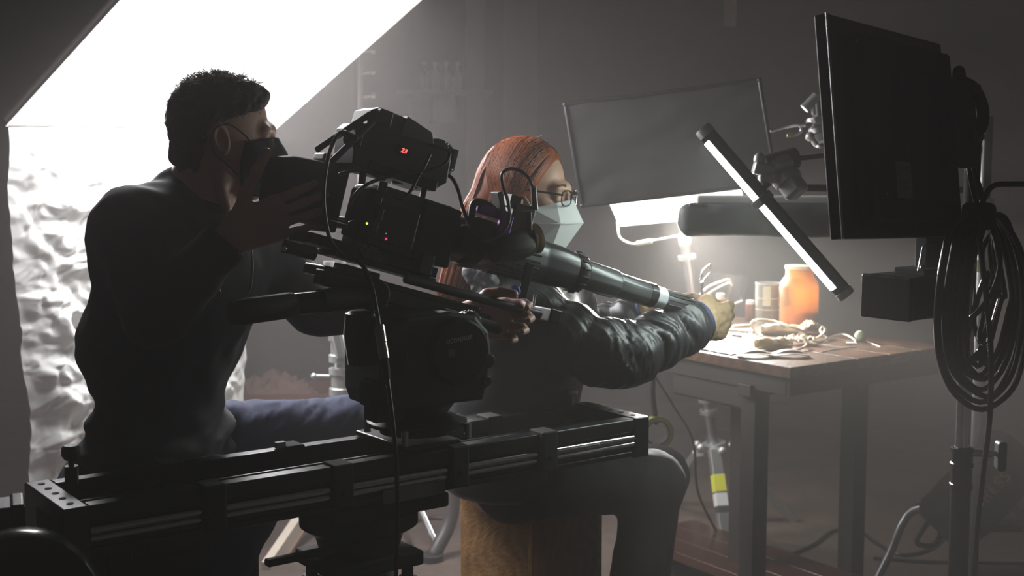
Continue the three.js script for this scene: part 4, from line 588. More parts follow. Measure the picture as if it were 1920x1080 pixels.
// focus motor on the lens with its purple bracket
{
  const t = thing('focus_motor', 'black focus motor with a purple anodised bracket clamped above the lens', 'motor', rp(930, 480, 0.05));
  const mf = (px, py, off) => { const p = rl(px, py, off); return [p.x, p.y, off]; };
  part('motor_body', [lathe(rp(925, 462, 0.06), rp(1000, 452, 0.06), [[0, 0], [0.034, 0], [0.036, 0.01], [0.036, 0.06], [0.03, 0.085], [0, 0.086]], 30), bx(RF, mf(968, 415, 0.055), [0.055, 0.07, 0.05], 0.006)], M.blackPlastic, t);
  part('gear_box', [bx(RF, mf(905, 432, 0.05), [0.07, 0.045, 0.04], 0.008), bx(RF, mf(875, 452, 0.04), [0.06, 0.06, 0.05], 0.012)], M.blackMatte, t);
  part('purple_bracket', [bx(RF, mf(922, 398, 0.06), [0.075, 0.022, 0.022], 0.005), bx(RF, mf(945, 425, 0.08), [0.03, 0.05, 0.012], 0.003)], M.purple, t, 'purple anodised bracket');
  part('bracket_loop', tube([rp(883, 412, 0.06), rp(890, 380, 0.06), rp(905, 380, 0.06), rp(925, 392, 0.06)], 0.0075, 5, 12), M.blackMetal, t);
  part('fin', [bx(RF, mf(935, 382, 0.06), [0.012, 0.05, 0.03], 0.002, [0, 0, 0.5]), bx(RF, mf(960, 378, 0.06), [0.026, 0.026, 0.03], 0.002)], M.darkGrey, t);
  part('plug', [cyl(rp(988, 392, 0.075), rp(1005, 390, 0.075), 0.0055), cyl(rp(1000, 348, 0.08), rp(1003, 392, 0.08), 0.0058, 0.0068, 14), cyl(rp(992, 398, 0.08), rp(994, 470, 0.08), 0.006)], M.blackMetal, t);
  for (const px of [990, 1001]) part('brass_ring', ring(rp(px, 447, 0.06), rp(px + 4, 446, 0.06), 0.0325, 0.02, 26), std(new THREE.Color(0.35, 0.28, 0.16), 0.3, 0.9), t);
  part('lens_plate', [bx(RF, mf(985, 530, 0.06), [0.02, 0.085, 0.006], 0.002)], M.anodised, t);
  part('blue_knob', lathe(rp(966, 546, 0.062), rp(966, 546, 0.1), [[0, 0], [0.008, 0], [0.0115, 0.006], [0.0115, 0.016], [0.009, 0.019], [0, 0.019]], 20), M.blue, t, 'bright blue knob');
  part('pin', cyl(rp(1000, 575, 0.06), rp(1003, 552, 0.06), 0.0028), M.steel, t);
}
// cables of the rig, each on its own
{
  const cable = (label, pts, r, off, extra) => { const P = pts.map(([x, y, o]) => rp(x, y, o ?? off)); const t = thing('cable', label, 'cable', P[P.length - 1].clone()); part('cord', tube(P, r, 8, 8), M.cable, t); return t; };
  cable('thin black cable looping from the antenna joint down past the viewfinder', [[668, 258], [640, 248], [622, 275], [611, 320], [607, 370], [612, 420], [622, 455], [645, 478], [660, 480]], 0.0042, 0.075);
  cable('black cable arching from the receiver box to the viewfinder', [[638, 326], [665, 320], [690, 322], [705, 330], [720, 336]], 0.0035, 0.07);
  cable('black cable swinging under the receiver from viewfinder hinge to top handle', [[655, 385], [668, 362], [690, 345], [725, 332], [765, 325], [810, 318], [838, 302], [842, 285], [825, 276], [805, 272]], 0.0036, 0.075);
  cable('black cable hanging in a short bow beside the camera body', [[742, 370], [755, 372], [770, 358], [782, 335], [796, 312], [806, 290]], 0.0034, 0.075);
  cable('black cable curving from the top handle down to the focus motor', [[825, 322, 0.02], [845, 332, 0.03], [858, 355, 0.04], [866, 385, 0.05], [878, 415, 0.06], [885, 425, 0.06]], 0.0038, 0.05);
  cable('thin grey cable looping above the focus motor beside the red hair', [[905, 450], [925, 448], [945, 432], [955, 410], [952, 375], [942, 345], [942, 325], [955, 317], [975, 320], [990, 332], [999, 350]], 0.0036, 0.085);
  const c = cable('long black cable with a silver barrel hanging from the camera to the floor', [[660, 482, 0.08], [680, 498, 0.11], [695, 530, 0.14], [705, 575, 0.17], [711, 612, 0.19], [722, 680, 0.21], [733, 760, 0.24], [742, 850, 0.27], [745, 960, 0.28], [742, 1100, 0.28], [742, 1300, 0.29]], 0.0042, 0.2);
  const b0 = rp(711, 610, 0.192), b1 = rp(721, 675, 0.208); part('barrel', [lathe(b0, b1, [[0, 0], [0.009, 0], [0.0095, 0.003], [0.0095, b0.distanceTo(b1) * 0.48], [0.0088, b0.distanceTo(b1) * 0.5], [0.0095, b0.distanceTo(b1) * 0.52], [0.0095, b0.distanceTo(b1) - 0.003], [0.006, b0.distanceTo(b1)], [0, b0.distanceTo(b1)]], 20)], std(new THREE.Color(0.35, 0.33, 0.27), 0.28, 1), c, 'silver connector barrel');
  part('strain_relief', lathe(b1, rp(727, 720, 0.222), [[0, 0], [0.008, 0], [0.0075, 0.02], [0.005, 0.045], [0, 0.046]], 14), M.rubber, c);
}

// ---------------------------------------------------------------- the work table
const TB_Y = 0.76, tbA = V(-0.574, 0, -0.819), tbB = V(0.819, 0, -0.574), TB0 = V(0.719, TB_Y, -3.27);   // near corner, edge to the back left, edge to the right
const TBF = basis(tbB, V(0, 1, 0), tbA.clone().negate(), TB0);      // x along B, y up, z against A
const onT = (px, py, h = 0) => onPlane(px, py, V(0, TB_Y + h, 0), V(0, 1, 0));
const oldWood = woodC([0.20, 0.125, 0.08], [0.44, 0.31, 0.205], 0.25), boardM = [0, 1, 2].map((i) => std(new THREE.Color([0xffffff, 0xe8dccf, 0xf6e4d4][i]), 0.42, 0, { map: oldWood, bumpMap: fine, bumpScale: 0.0008 }));
const darkWood = std(new THREE.Color(0.012, 0.008, 0.007), 0.65);
{
  const t = thing('work_table', 'old wooden work table with a worn board top and dark legs', 'table', V(TB0.x, 0, TB0.z));
  const W = 0.66, L = 0.92, n = 5;
  for (let i = 0; i < n; i++) { const w = W / n; const g = uvBox(new RoundedBoxGeometry(w - 0.0025, 0.03, L, 2, 0.003), 1.2); const u = g.attributes.uv; for (let k = 0; k < u.count; k++) u.setX(k, u.getX(k) + i * 0.31); part('board', g.translate(w * (i + 0.5), -0.015, -L / 2).applyMatrix4(TBF), boardM[i % 3], t); }
  for (const z of [-0.03, -L + 0.04]) part('apron', bx(TBF, [W / 2, -0.055, z], [W - 0.04, 0.05, 0.025], 0.002), darkWood, t);
  for (const x of [0.03, W - 0.03]) part('apron', bx(TBF, [x, -0.055, -L / 2], [0.025, 0.05, L - 0.06], 0.002), darkWood, t);
  const leg = (x, z) => { const l = part('leg', bx(TBF, [x, -0.03 - (TB_Y - 0.03) / 2, z], [0.055, TB_Y - 0.03, 0.055], 0.003), darkWood, t); for (const y of [-0.2, -0.32, -0.45]) part('bolt', cyl(F(TBF, x + 0.005, y, z + 0.0265), F(TBF, x + 0.005, y, z + 0.0295), 0.005, 0.004, 10), M.blackMetal, l); };
  leg(0.05, -0.17); leg(0.46, -0.17); leg(0.2, -0.36); leg(0.62, -0.78);
  part('cleat', [bx(TBF, [0.255, -0.085, -0.17], [0.5, 0.035, 0.05], 0.003), bx(TBF, [0.05, -0.105, -0.33], [0.05, 0.08, 0.3], 0.01)], darkWood, t);
}
const tinTex = canvasTex(512, 256, (g, w, h) => { g.fillStyle = '#6b5f54'; g.fillRect(0, 0, w, h); for (let i = 0; i < 5; i++) { g.fillStyle = '#7f7b72'; g.fillRect(i * 102, 0, 51, h); g.fillStyle = '#b9b79f'; g.fillRect(i * 102 + 51, 14, 51, h * 0.48); } g.fillStyle = '#c9c2ae'; for (const y of [0.35, 0.62, 0.93]) g.fillRect(0, h * y, w, 5); for (let i = 0; i < 260; i++) { g.fillStyle = `rgba(${60 + 40 * Math.sin(i)},50,40,0.35)`; g.fillRect((i * 97) % w, (i * 53) % h, 2 + (i % 5), 2 + (i % 4)); } });
{ // tin can
  const c = onT(1440, 607), t = thing('tin_can', 'old printed tin can with faded squares behind the amber jar', 'can', c.clone()), r = 0.042, hgt = 0.135, up = (y) => c.clone().add(V(0, y, 0));
  part('wall', new THREE.CylinderGeometry(r, r, hgt, 40, 1, true).translate(c.x, c.y + hgt / 2, c.z), std(0xffffff, 0.4, 0.25, { map: tinTex, side: THREE.DoubleSide }), t);
  part('rim', ring(up(hgt - 0.004), up(hgt), r + 0.0018, r - 0.002, 40), M.castAlu, t); part('bottom', cyl(up(0), up(0.003), r + 0.001, r + 0.001, 36), M.castAlu, t);
}
{ // amber jar
  const c = onT(1497, 613), t = thing('amber_jar', 'large amber glass jar half full of brown powder', 'jar', c.clone()), U = (y) => c.clone().add(V(0, y, 0));
  const o = [[0, 0], [0.052, 0], [0.0565, 0.006], [0.0575, 0.02], [0.0575, 0.118], [0.055, 0.132], [0.046, 0.146], [0.041, 0.152], [0.040, 0.176]];
  part('glass', new THREE.LatheGeometry(o.map((p) => new THREE.Vector2(Math.max(p[0] * 1.07, 1e-5), p[1] * 1.08)), 56).translate(c.x, c.y, c.z), phys(new THREE.Color(1, 0.54, 0.035), 0.55, { transmission: 0.85, thickness: 0, ior: 1.5, side: THREE.DoubleSide }), t, 'amber glass');
  part('powder', new THREE.LatheGeometry([[0, 0.008], [0.050, 0.008], [0.0535, 0.02], [0.0538, 0.05], [0.045, 0.058], [0.02, 0.064], [0, 0.065]].map((p) => new THREE.Vector2(Math.max(p[0] * 1.07, 1e-5), p[1] * 1.08)), 48).translate(c.x, c.y, c.z), std(new THREE.Color(0.50, 0.26, 0.08), 0.95), t, 'brown powder');
  part('stopper', lathe(U(0.188), U(0.22), [[0, 0], [0.0465, 0], [0.0475, 0.004], [0.0465, 0.010], [0, 0.011]], 40), std(new THREE.Color(0.72, 0.66, 0.52), 0.5), t, 'pale stopper');
}
{ const c = onT(1406, 601), t = thing('small_bottle', 'small brown bottle with a white cap left of the tin can', 'bottle', c.clone()), U = (y) => c.clone().add(V(0, y, 0)); part('glass', lathe(c, U(1), [[0, 0], [0.014, 0], [0.0155, 0.003], [0.0155, 0.052], [0.012, 0.058], [0, 0.059]], 26), phys(new THREE.Color(0.20, 0.07, 0.03), 0.1, {}), t); part('cap', lathe(U(0.056), U(1), [[0, 0], [0.0135, 0], [0.0135, 0.012], [0, 0.013]], 22), M.white, t); }
{ const c = onT(1350, 603), t = thing('label_bottle', 'short bottle with a red and orange label behind the gloves', 'bottle', c.clone()), U = (y) => c.clone().add(V(0, y, 0)); part('body', lathe(c, U(1), [[0, 0], [0.020, 0], [0.022, 0.004], [0.022, 0.068], [0.014, 0.08], [0, 0.081]], 28), std(new THREE.Color(0.75, 0.45, 0.28), 0.4), t); part('label', ring(U(0.02), U(0.06), 0.0226, 0.0222, 28), std(new THREE.Color(0.78, 0.28, 0.14), 0.6), t, 'red label'); part('cap', cyl(U(0.079), U(0.094), 0.014, 0.013, 20), M.white, t); }
{ // clear face shield lying on its side
  const c = onT(1358, 598), t = thing('face_shield', 'clear plastic face shield standing behind the work gloves', 'face shield', c.clone());
  const clear = phys(0xffffff, 0.06, { transmission: 1, thickness: 0, ior: 1.45 }), m = frameOf(c.clone().add(V(0, 0.085, 0)), V(0.9, 0.15, -0.3));
  const g = new THREE.CylinderGeometry(0.075, 0.06, 0.14, 40, 1, true, -0.3, 3.3).applyMatrix4(basis(V(0, 0, 1), V(0, 1, 0), V(-1, 0, 0))).rotateZ(-0.25).applyMatrix4(m);
  part('visor', g, clear, t, 'clear curved visor');
  const q = (px, py, z) => at(px, py, z); const zc = -c.z;
  part('edge_band', tube([q(1302, 566, zc - 0.06), q(1325, 540, zc - 0.05), q(1352, 528, zc - 0.04), q(1366, 524, zc - 0.03), q(1372, 535, zc)], 0.0035, 6, 8), M.white, t); part('edge_band', tube([q(1308, 566, zc + 0.03), q(1335, 546, zc + 0.03), q(1362, 532, zc + 0.02), q(1371, 530, zc)], 0.0028, 6, 8), M.white, t);
  part('side_arm', tube([q(1366, 574, zc - 0.02), q(1391, 564, zc - 0.01)], 0.003, 4, 8), M.white, t); part('foot_edge', tube([q(1385, 545, zc), q(1393, 575, zc), q(1390, 601, zc)], 0.0018, 6, 6), clear, t);
}
{ const z = 3.7, t = thing('tweezers', 'bright steel tweezers sticking up behind the face shield', 'tweezers', at(1316, 530, z)); part('arm', tube([at(1313, 524, z), at(1318, 508, z), at(1332, 496, z)], 0.003, 6, 6), M.chrome, t); part('arm', tube([at(1318, 526, z + 0.02), at(1330, 512, z + 0.02), at(1333, 497, z)], 0.002, 6, 6), M.chrome, t); part('stand', cyl(at(1316, 528, z), at(1316, 528, z).setY(TB_Y), 0.004), M.steel, t); }
// leather scraps, cords and paper
const leather = std(new THREE.Color(0.47, 0.36, 0.22), 0.75, 0, { side: THREE.DoubleSide }), cordM = std(new THREE.Color(0.66, 0.60, 0.45), 0.85), darkLeather = std(new THREE.Color(0.13, 0.085, 0.06), 0.6, 0, { side: THREE.DoubleSide });
function scrap(name, label, cat, px, py, w, d, turn, fn, mat, lift = 0.002) {
  const c = onT(px, py), t = thing(name, label, cat, c.clone()), nu = 22, nv = 14, mk = (off) => { const g = new THREE.PlaneGeometry(w, d, nu, nv), p = g.attributes.position; for (let i = 0; i < p.count; i++) { const u = p.getX(i) / w, v = p.getY(i) / d, [x, y, z] = fn(u, v, p.getX(i), p.getY(i)); p.setXYZ(i, x, Math.max(y + off, 0.0006), z); } g.computeVertexNormals(); return g; };
  const m = basis(V(Math.cos(turn), 0, -Math.sin(turn)), V(0, 1, 0), V(Math.sin(turn), 0, Math.cos(turn)), c.clone().add(V(0, lift * 0.2, 0)));
  part('leather', [mk(0).applyMatrix4(m), mk(0.0022).applyMatrix4(m)], mat, t); return t;
}
const roll = (r0, n) => (u, v, x, y) => { const a = (v + 0.5) * 6.0, r = r0 * (1 - 0.25 * Math.abs(u)) * (1 + 0.15 * noise2(u * 3 + n, v * 2)); return [x, r + r * Math.sin(a), r * 1.3 * Math.cos(a)]; };
scrap('leather_pouch', 'tan leather pouch rolled open in front of the amber jar', 'pouch', 1450, 655, 0.105, 0.1, 0.25, roll(0.016, 1), leather);
scrap('leather_pouch', 'tan leather pouch lying behind the rolled one, below the tin can', 'pouch', 1462, 628, 0.11, 0.1, -0.25, roll(0.016, 5), leather);
scrap('leather_scrap', 'folded tan leather scrap at the foot of the amber jar', 'leather scrap', 1520, 625, 0.085, 0.07, 0.0, (u, v, x, y) => [x, 0.012 + 0.022 * Math.max(0, 1 - Math.abs(u * 2.2)) + 0.008 * noise2(u * 4, v * 4), y], leather);
scrap('leather_scrap', 'pale leather flap beside the rolled pouch', 'leather scrap', 1500, 645, 0.07, 0.06, 0.5, (u, v, x, y) => [x, 0.008 + 0.02 * Math.abs(noise2(u * 2.4, v * 2 + 7)), y], std(new THREE.Color(0.66, 0.56, 0.42), 0.75, 0, { side: THREE.DoubleSide }));
scrap('leather_strip', 'curled dark leather strip at the near table edge', 'leather strip', 1448, 669, 0.20, 0.055, 0.05, (u, v, x, y) => [x, 0.004 + 0.011 * Math.abs(Math.sin((u - 0.02) * 6.5)) * (v < 0 ? 1 : 0.45), y], darkLeather);
scrap('paper_sheet', 'white sheet of paper under the gloves at the table edge', 'paper', 1385, 655, 0.20, 0.14, 0.6, (u, v, x, y) => [x, 0.001 + 0.003 * Math.abs(noise2(u * 3, v * 3)), y], std(new THREE.Color(0.80, 0.79, 0.74), 0.7, 0, { side: THREE.DoubleSide }), 0.001);
scrap('paper_scrap', 'small white paper scrap beside the sleeve on the table', 'paper', 1316, 652, 0.07, 0.04, 0.3, (u, v, x, y) => [x, 0.001 + 0.004 * Math.abs(u), y], std(new THREE.Color(0.80, 0.79, 0.74), 0.7, 0, { side: THREE.DoubleSide }), 0.001);
const cordT = (label, pts, r, mat = cordM) => { const P = pts.map(([x, y, h]) => onT(x, y, (h ?? 0) + r)); const t = thing('cord', label, 'cord', P[0].clone()); part('strand', tube(P, r, 7, 7), mat, t); return t; };
cordT('pale cord arching over the leather pouches', [[1414, 622], [1409, 606, 0.03], [1420, 600, 0.045], [1450, 602, 0.04], [1480, 612, 0.03], [1500, 618, 0.015], [1510, 622]], 0.0035);
cordT('pale cord curving around the near side of the pouches', [[1440, 664], [1470, 661], [1500, 654, 0.004], [1512, 644, 0.01], [1505, 636, 0.02], [1495, 634, 0.02]], 0.0035);
cordT('bundle cord knotted beside the leather flap', [[1515, 642], [1535, 632, 0.01], [1546, 620, 0.02], [1543, 612, 0.03], [1538, 620, 0.02], [1550, 634, 0.005], [1540, 640], [1525, 640, 0.004]], 0.003);
cordT('thin cord running to the small knotted bundle', [[1548, 636], [1565, 630, 0.004], [1580, 627, 0.008], [1595, 632, 0.006], [1605, 640]], 0.0025, std(new THREE.Color(0.45, 0.50, 0.47), 0.7));
cordT('loose thread lying towards the right table edge', [[1625, 640], [1640, 646], [1650, 650]], 0.0013); cordT('loose thread lying in the middle of the table', [[1540, 660], [1565, 655], [1590, 652], [1605, 650]], 0.0013);
{ const c = onT(1613, 640), t = thing('knotted_bundle', 'small knotted green grey bundle on the bare right side of the table', 'bundle', c.clone()), p = c.clone().add(V(0, 0.016, 0)); const g = new THREE.SphereGeometry(0.016, 24, 16); const q = g.attributes.position; for (let i = 0; i < q.count; i++) { const s = 1 + 0.12 * Math.sin(Math.atan2(q.getZ(i), q.getX(i)) * 9 + q.getY(i) * 200); q.setXYZ(i, q.getX(i) * s, q.getY(i), q.getZ(i) * s); } g.computeVertexNormals(); part('knot', g.translate(p.x, p.y, p.z), std(new THREE.Color(0.42, 0.44, 0.30), 0.8), t); part('tail', prism(frameOf(onT(1596, 643, 0.002), V(1, 0, 0.2), V(0, 1, 0)).multiply(new THREE.Matrix4().makeRotationX(-Math.PI / 2)), [[-0.016, -0.008], [0.016, -0.006], [0.014, 0.008], [-0.012, 0.012]], 0.002), std(new THREE.Color(0.36, 0.40, 0.37), 0.8), t); }
for (const [i, [px, py, l, a]] of [[1372, 622, 0.05, 0.2], [1390, 614, 0.06, -0.3], [1382, 632, 0.04, 0.9], [1400, 624, 0.05, 0.5]].entries()) { const c = onT(px, py), m = basis(V(Math.cos(a), 0, Math.sin(a)), V(0, 1, 0), V(-Math.sin(a), 0, Math.cos(a)), c), t = thing('hand_tool', ['slim pale tool nearest the gloves among the loose tools', 'longest pale tool lying towards the small bottle', 'short dark tool among the loose tools by the glove', 'slim tool lying just left of the leather pouches'][i], 'tool', c.clone()); part('handle', bx(m, [0, 0.005, 0], [l, 0.008, 0.009], 0.0035), i === 2 ? M.darkGrey : std(new THREE.Color(0.62, 0.56, 0.42), 0.6), t); part('blade', bx(m, [l * 0.75, 0.005, 0], [l * 0.6, 0.003, 0.005], 0.001), M.steel, t); }
{ // crate under the woman
  const n0 = V(0.037, 0.48, -2.94), ea = V(-0.69, 0, -0.724), eb = V(0.86, 0, -0.5); eb.set(0.724, 0, -0.69);
  const pine = woodC([0.56, 0.40, 0.23], [0.78, 0.60, 0.38], 0.3), m = basis(eb, V(0, 1, 0), ea.clone().negate(), n0);
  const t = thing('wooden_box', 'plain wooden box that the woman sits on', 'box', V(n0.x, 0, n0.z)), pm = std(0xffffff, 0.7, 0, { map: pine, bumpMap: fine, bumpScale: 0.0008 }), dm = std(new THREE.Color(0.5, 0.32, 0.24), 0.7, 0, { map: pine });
  const w = 0.26, d = 0.24, h = 0.48, q = (c, s, mat, name) => part(name, uvBox(new RoundedBoxGeometry(...s, 2, 0.002), 1.5).translate(...c).applyMatrix4(m), mat, t);
  q([0.008, -h / 2 - 0.009, -d / 2], [0.016, h - 0.018, d], pm, 'side_panel'); q([w - 0.008, -h / 2 - 0.009, -d / 2], [0.016, h - 0.018, d], pm, 'side_panel'); q([w / 2, -h / 2 - 0.009, -0.008], [w - 0.033, h - 0.018, 0.016], dm, 'front_panel'); q([w / 2, -h / 2 - 0.009, -d + 0.008], [w - 0.033, h - 0.018, 0.016], dm, 'back_panel'); q([w / 2, -0.009, -d / 2], [w, 0.018, d], pm, 'top_panel');
}

// ---------------------------------------------------------------- lamps over the table
// 2. LED tube
{
  const a = at(1325, 250, 2.92), b = at(1580, 545, 2.86), d = b.clone().sub(a).normalize(), L = a.distanceTo(b), view = V(0, EYE, 0).sub(a.clone().lerp(b, 0.5)).normalize();
  const sideV = d.clone().cross(view).normalize(); if (sideV.x > 0) sideV.negate(); const fn = sideV.clone().multiplyScalar(0.86).addScaledVector(view, 0.51); fn.addScaledVector(d, -fn.dot(d)).normalize(); if (fn.y > 0) { }
  const t = thing('led_tube', 'slim lit LED tube slanting in front of the dark flag', 'light', b.clone()), r = 0.019, X = d, m = basis(d, fn, d.clone().cross(fn).normalize(), a);
  part('housing', [prismTube(m, L, r)], M.darkGrey, t);
  part('tube_lamp', bx(m, [L / 2, r * 0.80, 0], [L - 0.03, 0.006, 0.025], 0.003), std(0xffffff, 0.5, 0, { emissive: new THREE.Color(0.93, 1, 0.98), emissiveIntensity: 6 }), t, 'glowing tube face');
  part('end_cap', lathe(a.clone().addScaledVector(d, -0.016), a, [[0, 0], [0.019, 0], [0.0205, 0.004], [0.0205, 0.02], [0, 0.02]], 28), M.castAlu, t); part('end_cap', lathe(b, b.clone().addScaledVector(d, 0.02), [[0, 0], [0.0205, 0], [0.0205, 0.012], [0.019, 0.016], [0, 0.016]], 28), std(new THREE.Color(0.22, 0.18, 0.16), 0.5, 0.5), t);
  part('middle_clip', bx(m, [L * 0.42, 0.004, 0], [0.02, 0.036, 0.046], 0.003), M.darkGrey, t);
  function prismTube(mm, l, rr) { const s = new THREE.Shape(); for (let i = 0; i <= 24; i++) { const q = Math.PI * 0.5 + 0.62 + (2 * Math.PI - 1.24) * i / 24; s[i ? 'lineTo' : 'moveTo'](Math.cos(q) * rr, Math.sin(q) * rr); } return toCreasedNormals(new THREE.ExtrudeGeometry(s, { depth: l, bevelEnabled: false }), 0.4).applyMatrix4(basis(V(0, 0, 1), V(0, 1, 0), V(1, 0, 0))).applyMatrix4(mm); }
  rectLight('tube_light', a.clone().lerp(b, 0.5).addScaledVector(fn, r + 0.006), d, fn, L - 0.03, 0.024, new THREE.Color(0.86, 1, 0.94), 95);
}
// 3. LED panel below the flag, facing down to the table
const lpC = at(1272, 390, 4.42);
{
  const xa = at(1392, 374, 4.36).sub(at(1156, 396, 4.5)).normalize(), n0 = V(0.2, -0.72, 0.66), n = n0.addScaledVector(xa, -n0.dot(xa)).normalize(), y = n.clone().cross(xa).normalize(), m = basis(xa, y, n, lpC), w = 0.455, h = 0.15;
  const t = thing('led_lamp', 'bright LED panel lamp glowing under the edge of the dark flag', 'light', lpC.clone());
  part('housing', bx(m, [0, 0, -0.014], [w + 0.02, h + 0.02, 0.024], 0.004), M.darkGrey, t); part('panel_lamp', bx(m, [0, 0, 0.001], [w, h, 0.005], 0.002), std(0xffffff, 0.5, 0, { emissive: new THREE.Color(1, 1, 0.97), emissiveIntensity: 5 }), t, 'glowing panel face');
  rectLight('panel_light', lpC.clone().addScaledVector(n, 0.005), xa, n, w, h, new THREE.Color(1, 0.99, 0.93), 55);
  const sl = new THREE.SpotLight(new THREE.Color(1, 0.985, 0.93), 38, 0, 0.62, 0.85, 2); sl.name = 'panel_beam'; sl.position.copy(lpC).addScaledVector(n, 0.03); sl.target.position.set(0.74, 0.82, -3.62); sl.castShadow = true; sl.shadow.radius = 5; scene.add(sl, sl.target);
  const cb = thing('cable', 'pale lamp cable sagging below the LED panel', 'cable', at(1272, 441, 4.4)); part('cord', tube([at(1157, 418, 4.47), at(1162, 445, 4.46), at(1180, 456, 4.45), at(1196, 457, 4.43), at(1225, 451, 4.41), at(1276, 441, 4.44)], 0.0034, 6, 6), M.white, cb); part('connector', cyl(at(1194, 457, 4.43), at(1222, 452, 4.41), 0.008), std(new THREE.Color(0.75, 0.75, 0.6), 0.5), cb, 'cream connector');
}
// long rolled lamp with a silver back, and the flag behind it
{
  const a = at(1272, 411, 3.30), b = at(1600, 413, 3.25), d = b.clone().sub(a).normalize(), m = frameOf(a, d), L = a.distanceTo(b);
  const t = thing('soft_lamp', 'long unlit dark fabric lamp lying level behind the slanted tube', 'light', a.clone().lerp(b, 0.6));
  const f = (x, y, z) => { const l = V(x, y, z).applyMatrix4(m.clone().invert()); return 0; };
  const inv = m.clone().invert(), e = inv.elements, sf = (x, y, z) => { const lx = e[0] * x + e[4] * y + e[8] * z + e[12], ly = e[1] * x + e[5] * y + e[9] * z + e[13], lz = e[2] * x + e[6] * y + e[10] * z + e[14]; const qx = Math.max(Math.abs(lx - L / 2) - L / 2 + 0.03, 0), qy = Math.max(Math.abs(ly) - 0.012, 0), qz = Math.max(Math.abs(lz) - 0.02, 0); return Math.hypot(qx, qy, qz) - 0.03 + 0.003 * noise3(lx * 10, ly * 20, lz * 20); };
  part('fabric_body', sdfMesh(sf, V(Math.min(a.x, b.x) - 0.06, a.y - 0.09, Math.min(a.z, b.z) - 0.1), V(Math.max(a.x, b.x) + 0.06, a.y + 0.09, Math.max(a.z, b.z) + 0.1), 0.008), std(new THREE.Color(0.07, 0.075, 0.078), 0.6), t);
  part('light_face', bx(m, [L * 0.52, 0.050, -0.002], [L * 0.84, 0.024, 0.034], 0.008), M.white, t, 'white diffuser strip'); part('strap', bx(m, [L * 0.93, 0.012, 0], [0.045, 0.088, 0.112], 0.02), M.blackMatte, t); part('buckle', bx(m, [0.045, 0.036, 0.025], [0.04, 0.012, 0.03], 0.005), M.darkGrey, t);
}
{
  const c = [at(1060, 196, 3.75), at(1424, 150, 3.55), at(1456, 344, 3.52), at(1092, 386, 3.72)];
  const t = thing('black_flag', 'large black fabric flag on a thin metal frame behind the woman', 'flag', c[3].clone());
  const g = new THREE.BufferGeometry(), p = [], idx = [], N = 14; for (let j = 0; j <= N; j++) for (let i = 0; i <= N; i++) { const q = c[0].clone().lerp(c[1], i / N).lerp(c[3].clone().lerp(c[2], i / N), j / N).add(V(0, 0, 0.006 * noise2(i * 0.3, j * 0.3))); p.push(q.x, q.y, q.z); } for (let j = 0; j < N; j++) for (let i = 0; i < N; i++) { const k = j * (N + 1) + i; idx.push(k, k + N + 1, k + 1, k + 1, k + N + 1, k + N + 2); }
  g.setAttribute('position', new THREE.Float32BufferAttribute(p, 3)); g.setIndex(idx); g.computeVertexNormals(); part('fabric', g, std(new THREE.Color(0.016, 0.017, 0.018), 0.95, 0, { side: THREE.DoubleSide }), t);
  for (let i = 0; i < 4; i++) part('frame_rod', cyl(c[i], c[(i + 1) % 4], 0.006), M.anodised, t);
  for (let i = 0; i < 4; i++) part('corner', ball(c[i], 0.008, 10), M.anodised, t);
  part('frame_tail', tube([at(1446, 246, 3.53), at(1475, 238, 3.52), at(1500, 236, 3.5), at(1502, 246, 3.5), at(1496, 252, 3.5), at(1478, 254, 3.5)], 0.0045, 6, 8), M.steel, t); part('tape_end', cyl(at(1476, 254, 3.5), at(1490, 253, 3.5), 0.0055), M.limeTape, t, 'yellow tape'); part('grip_pin', cyl(at(1500, 236, 3.5), at(1528, 232, 3.48), 0.0045), M.steel, t);
}
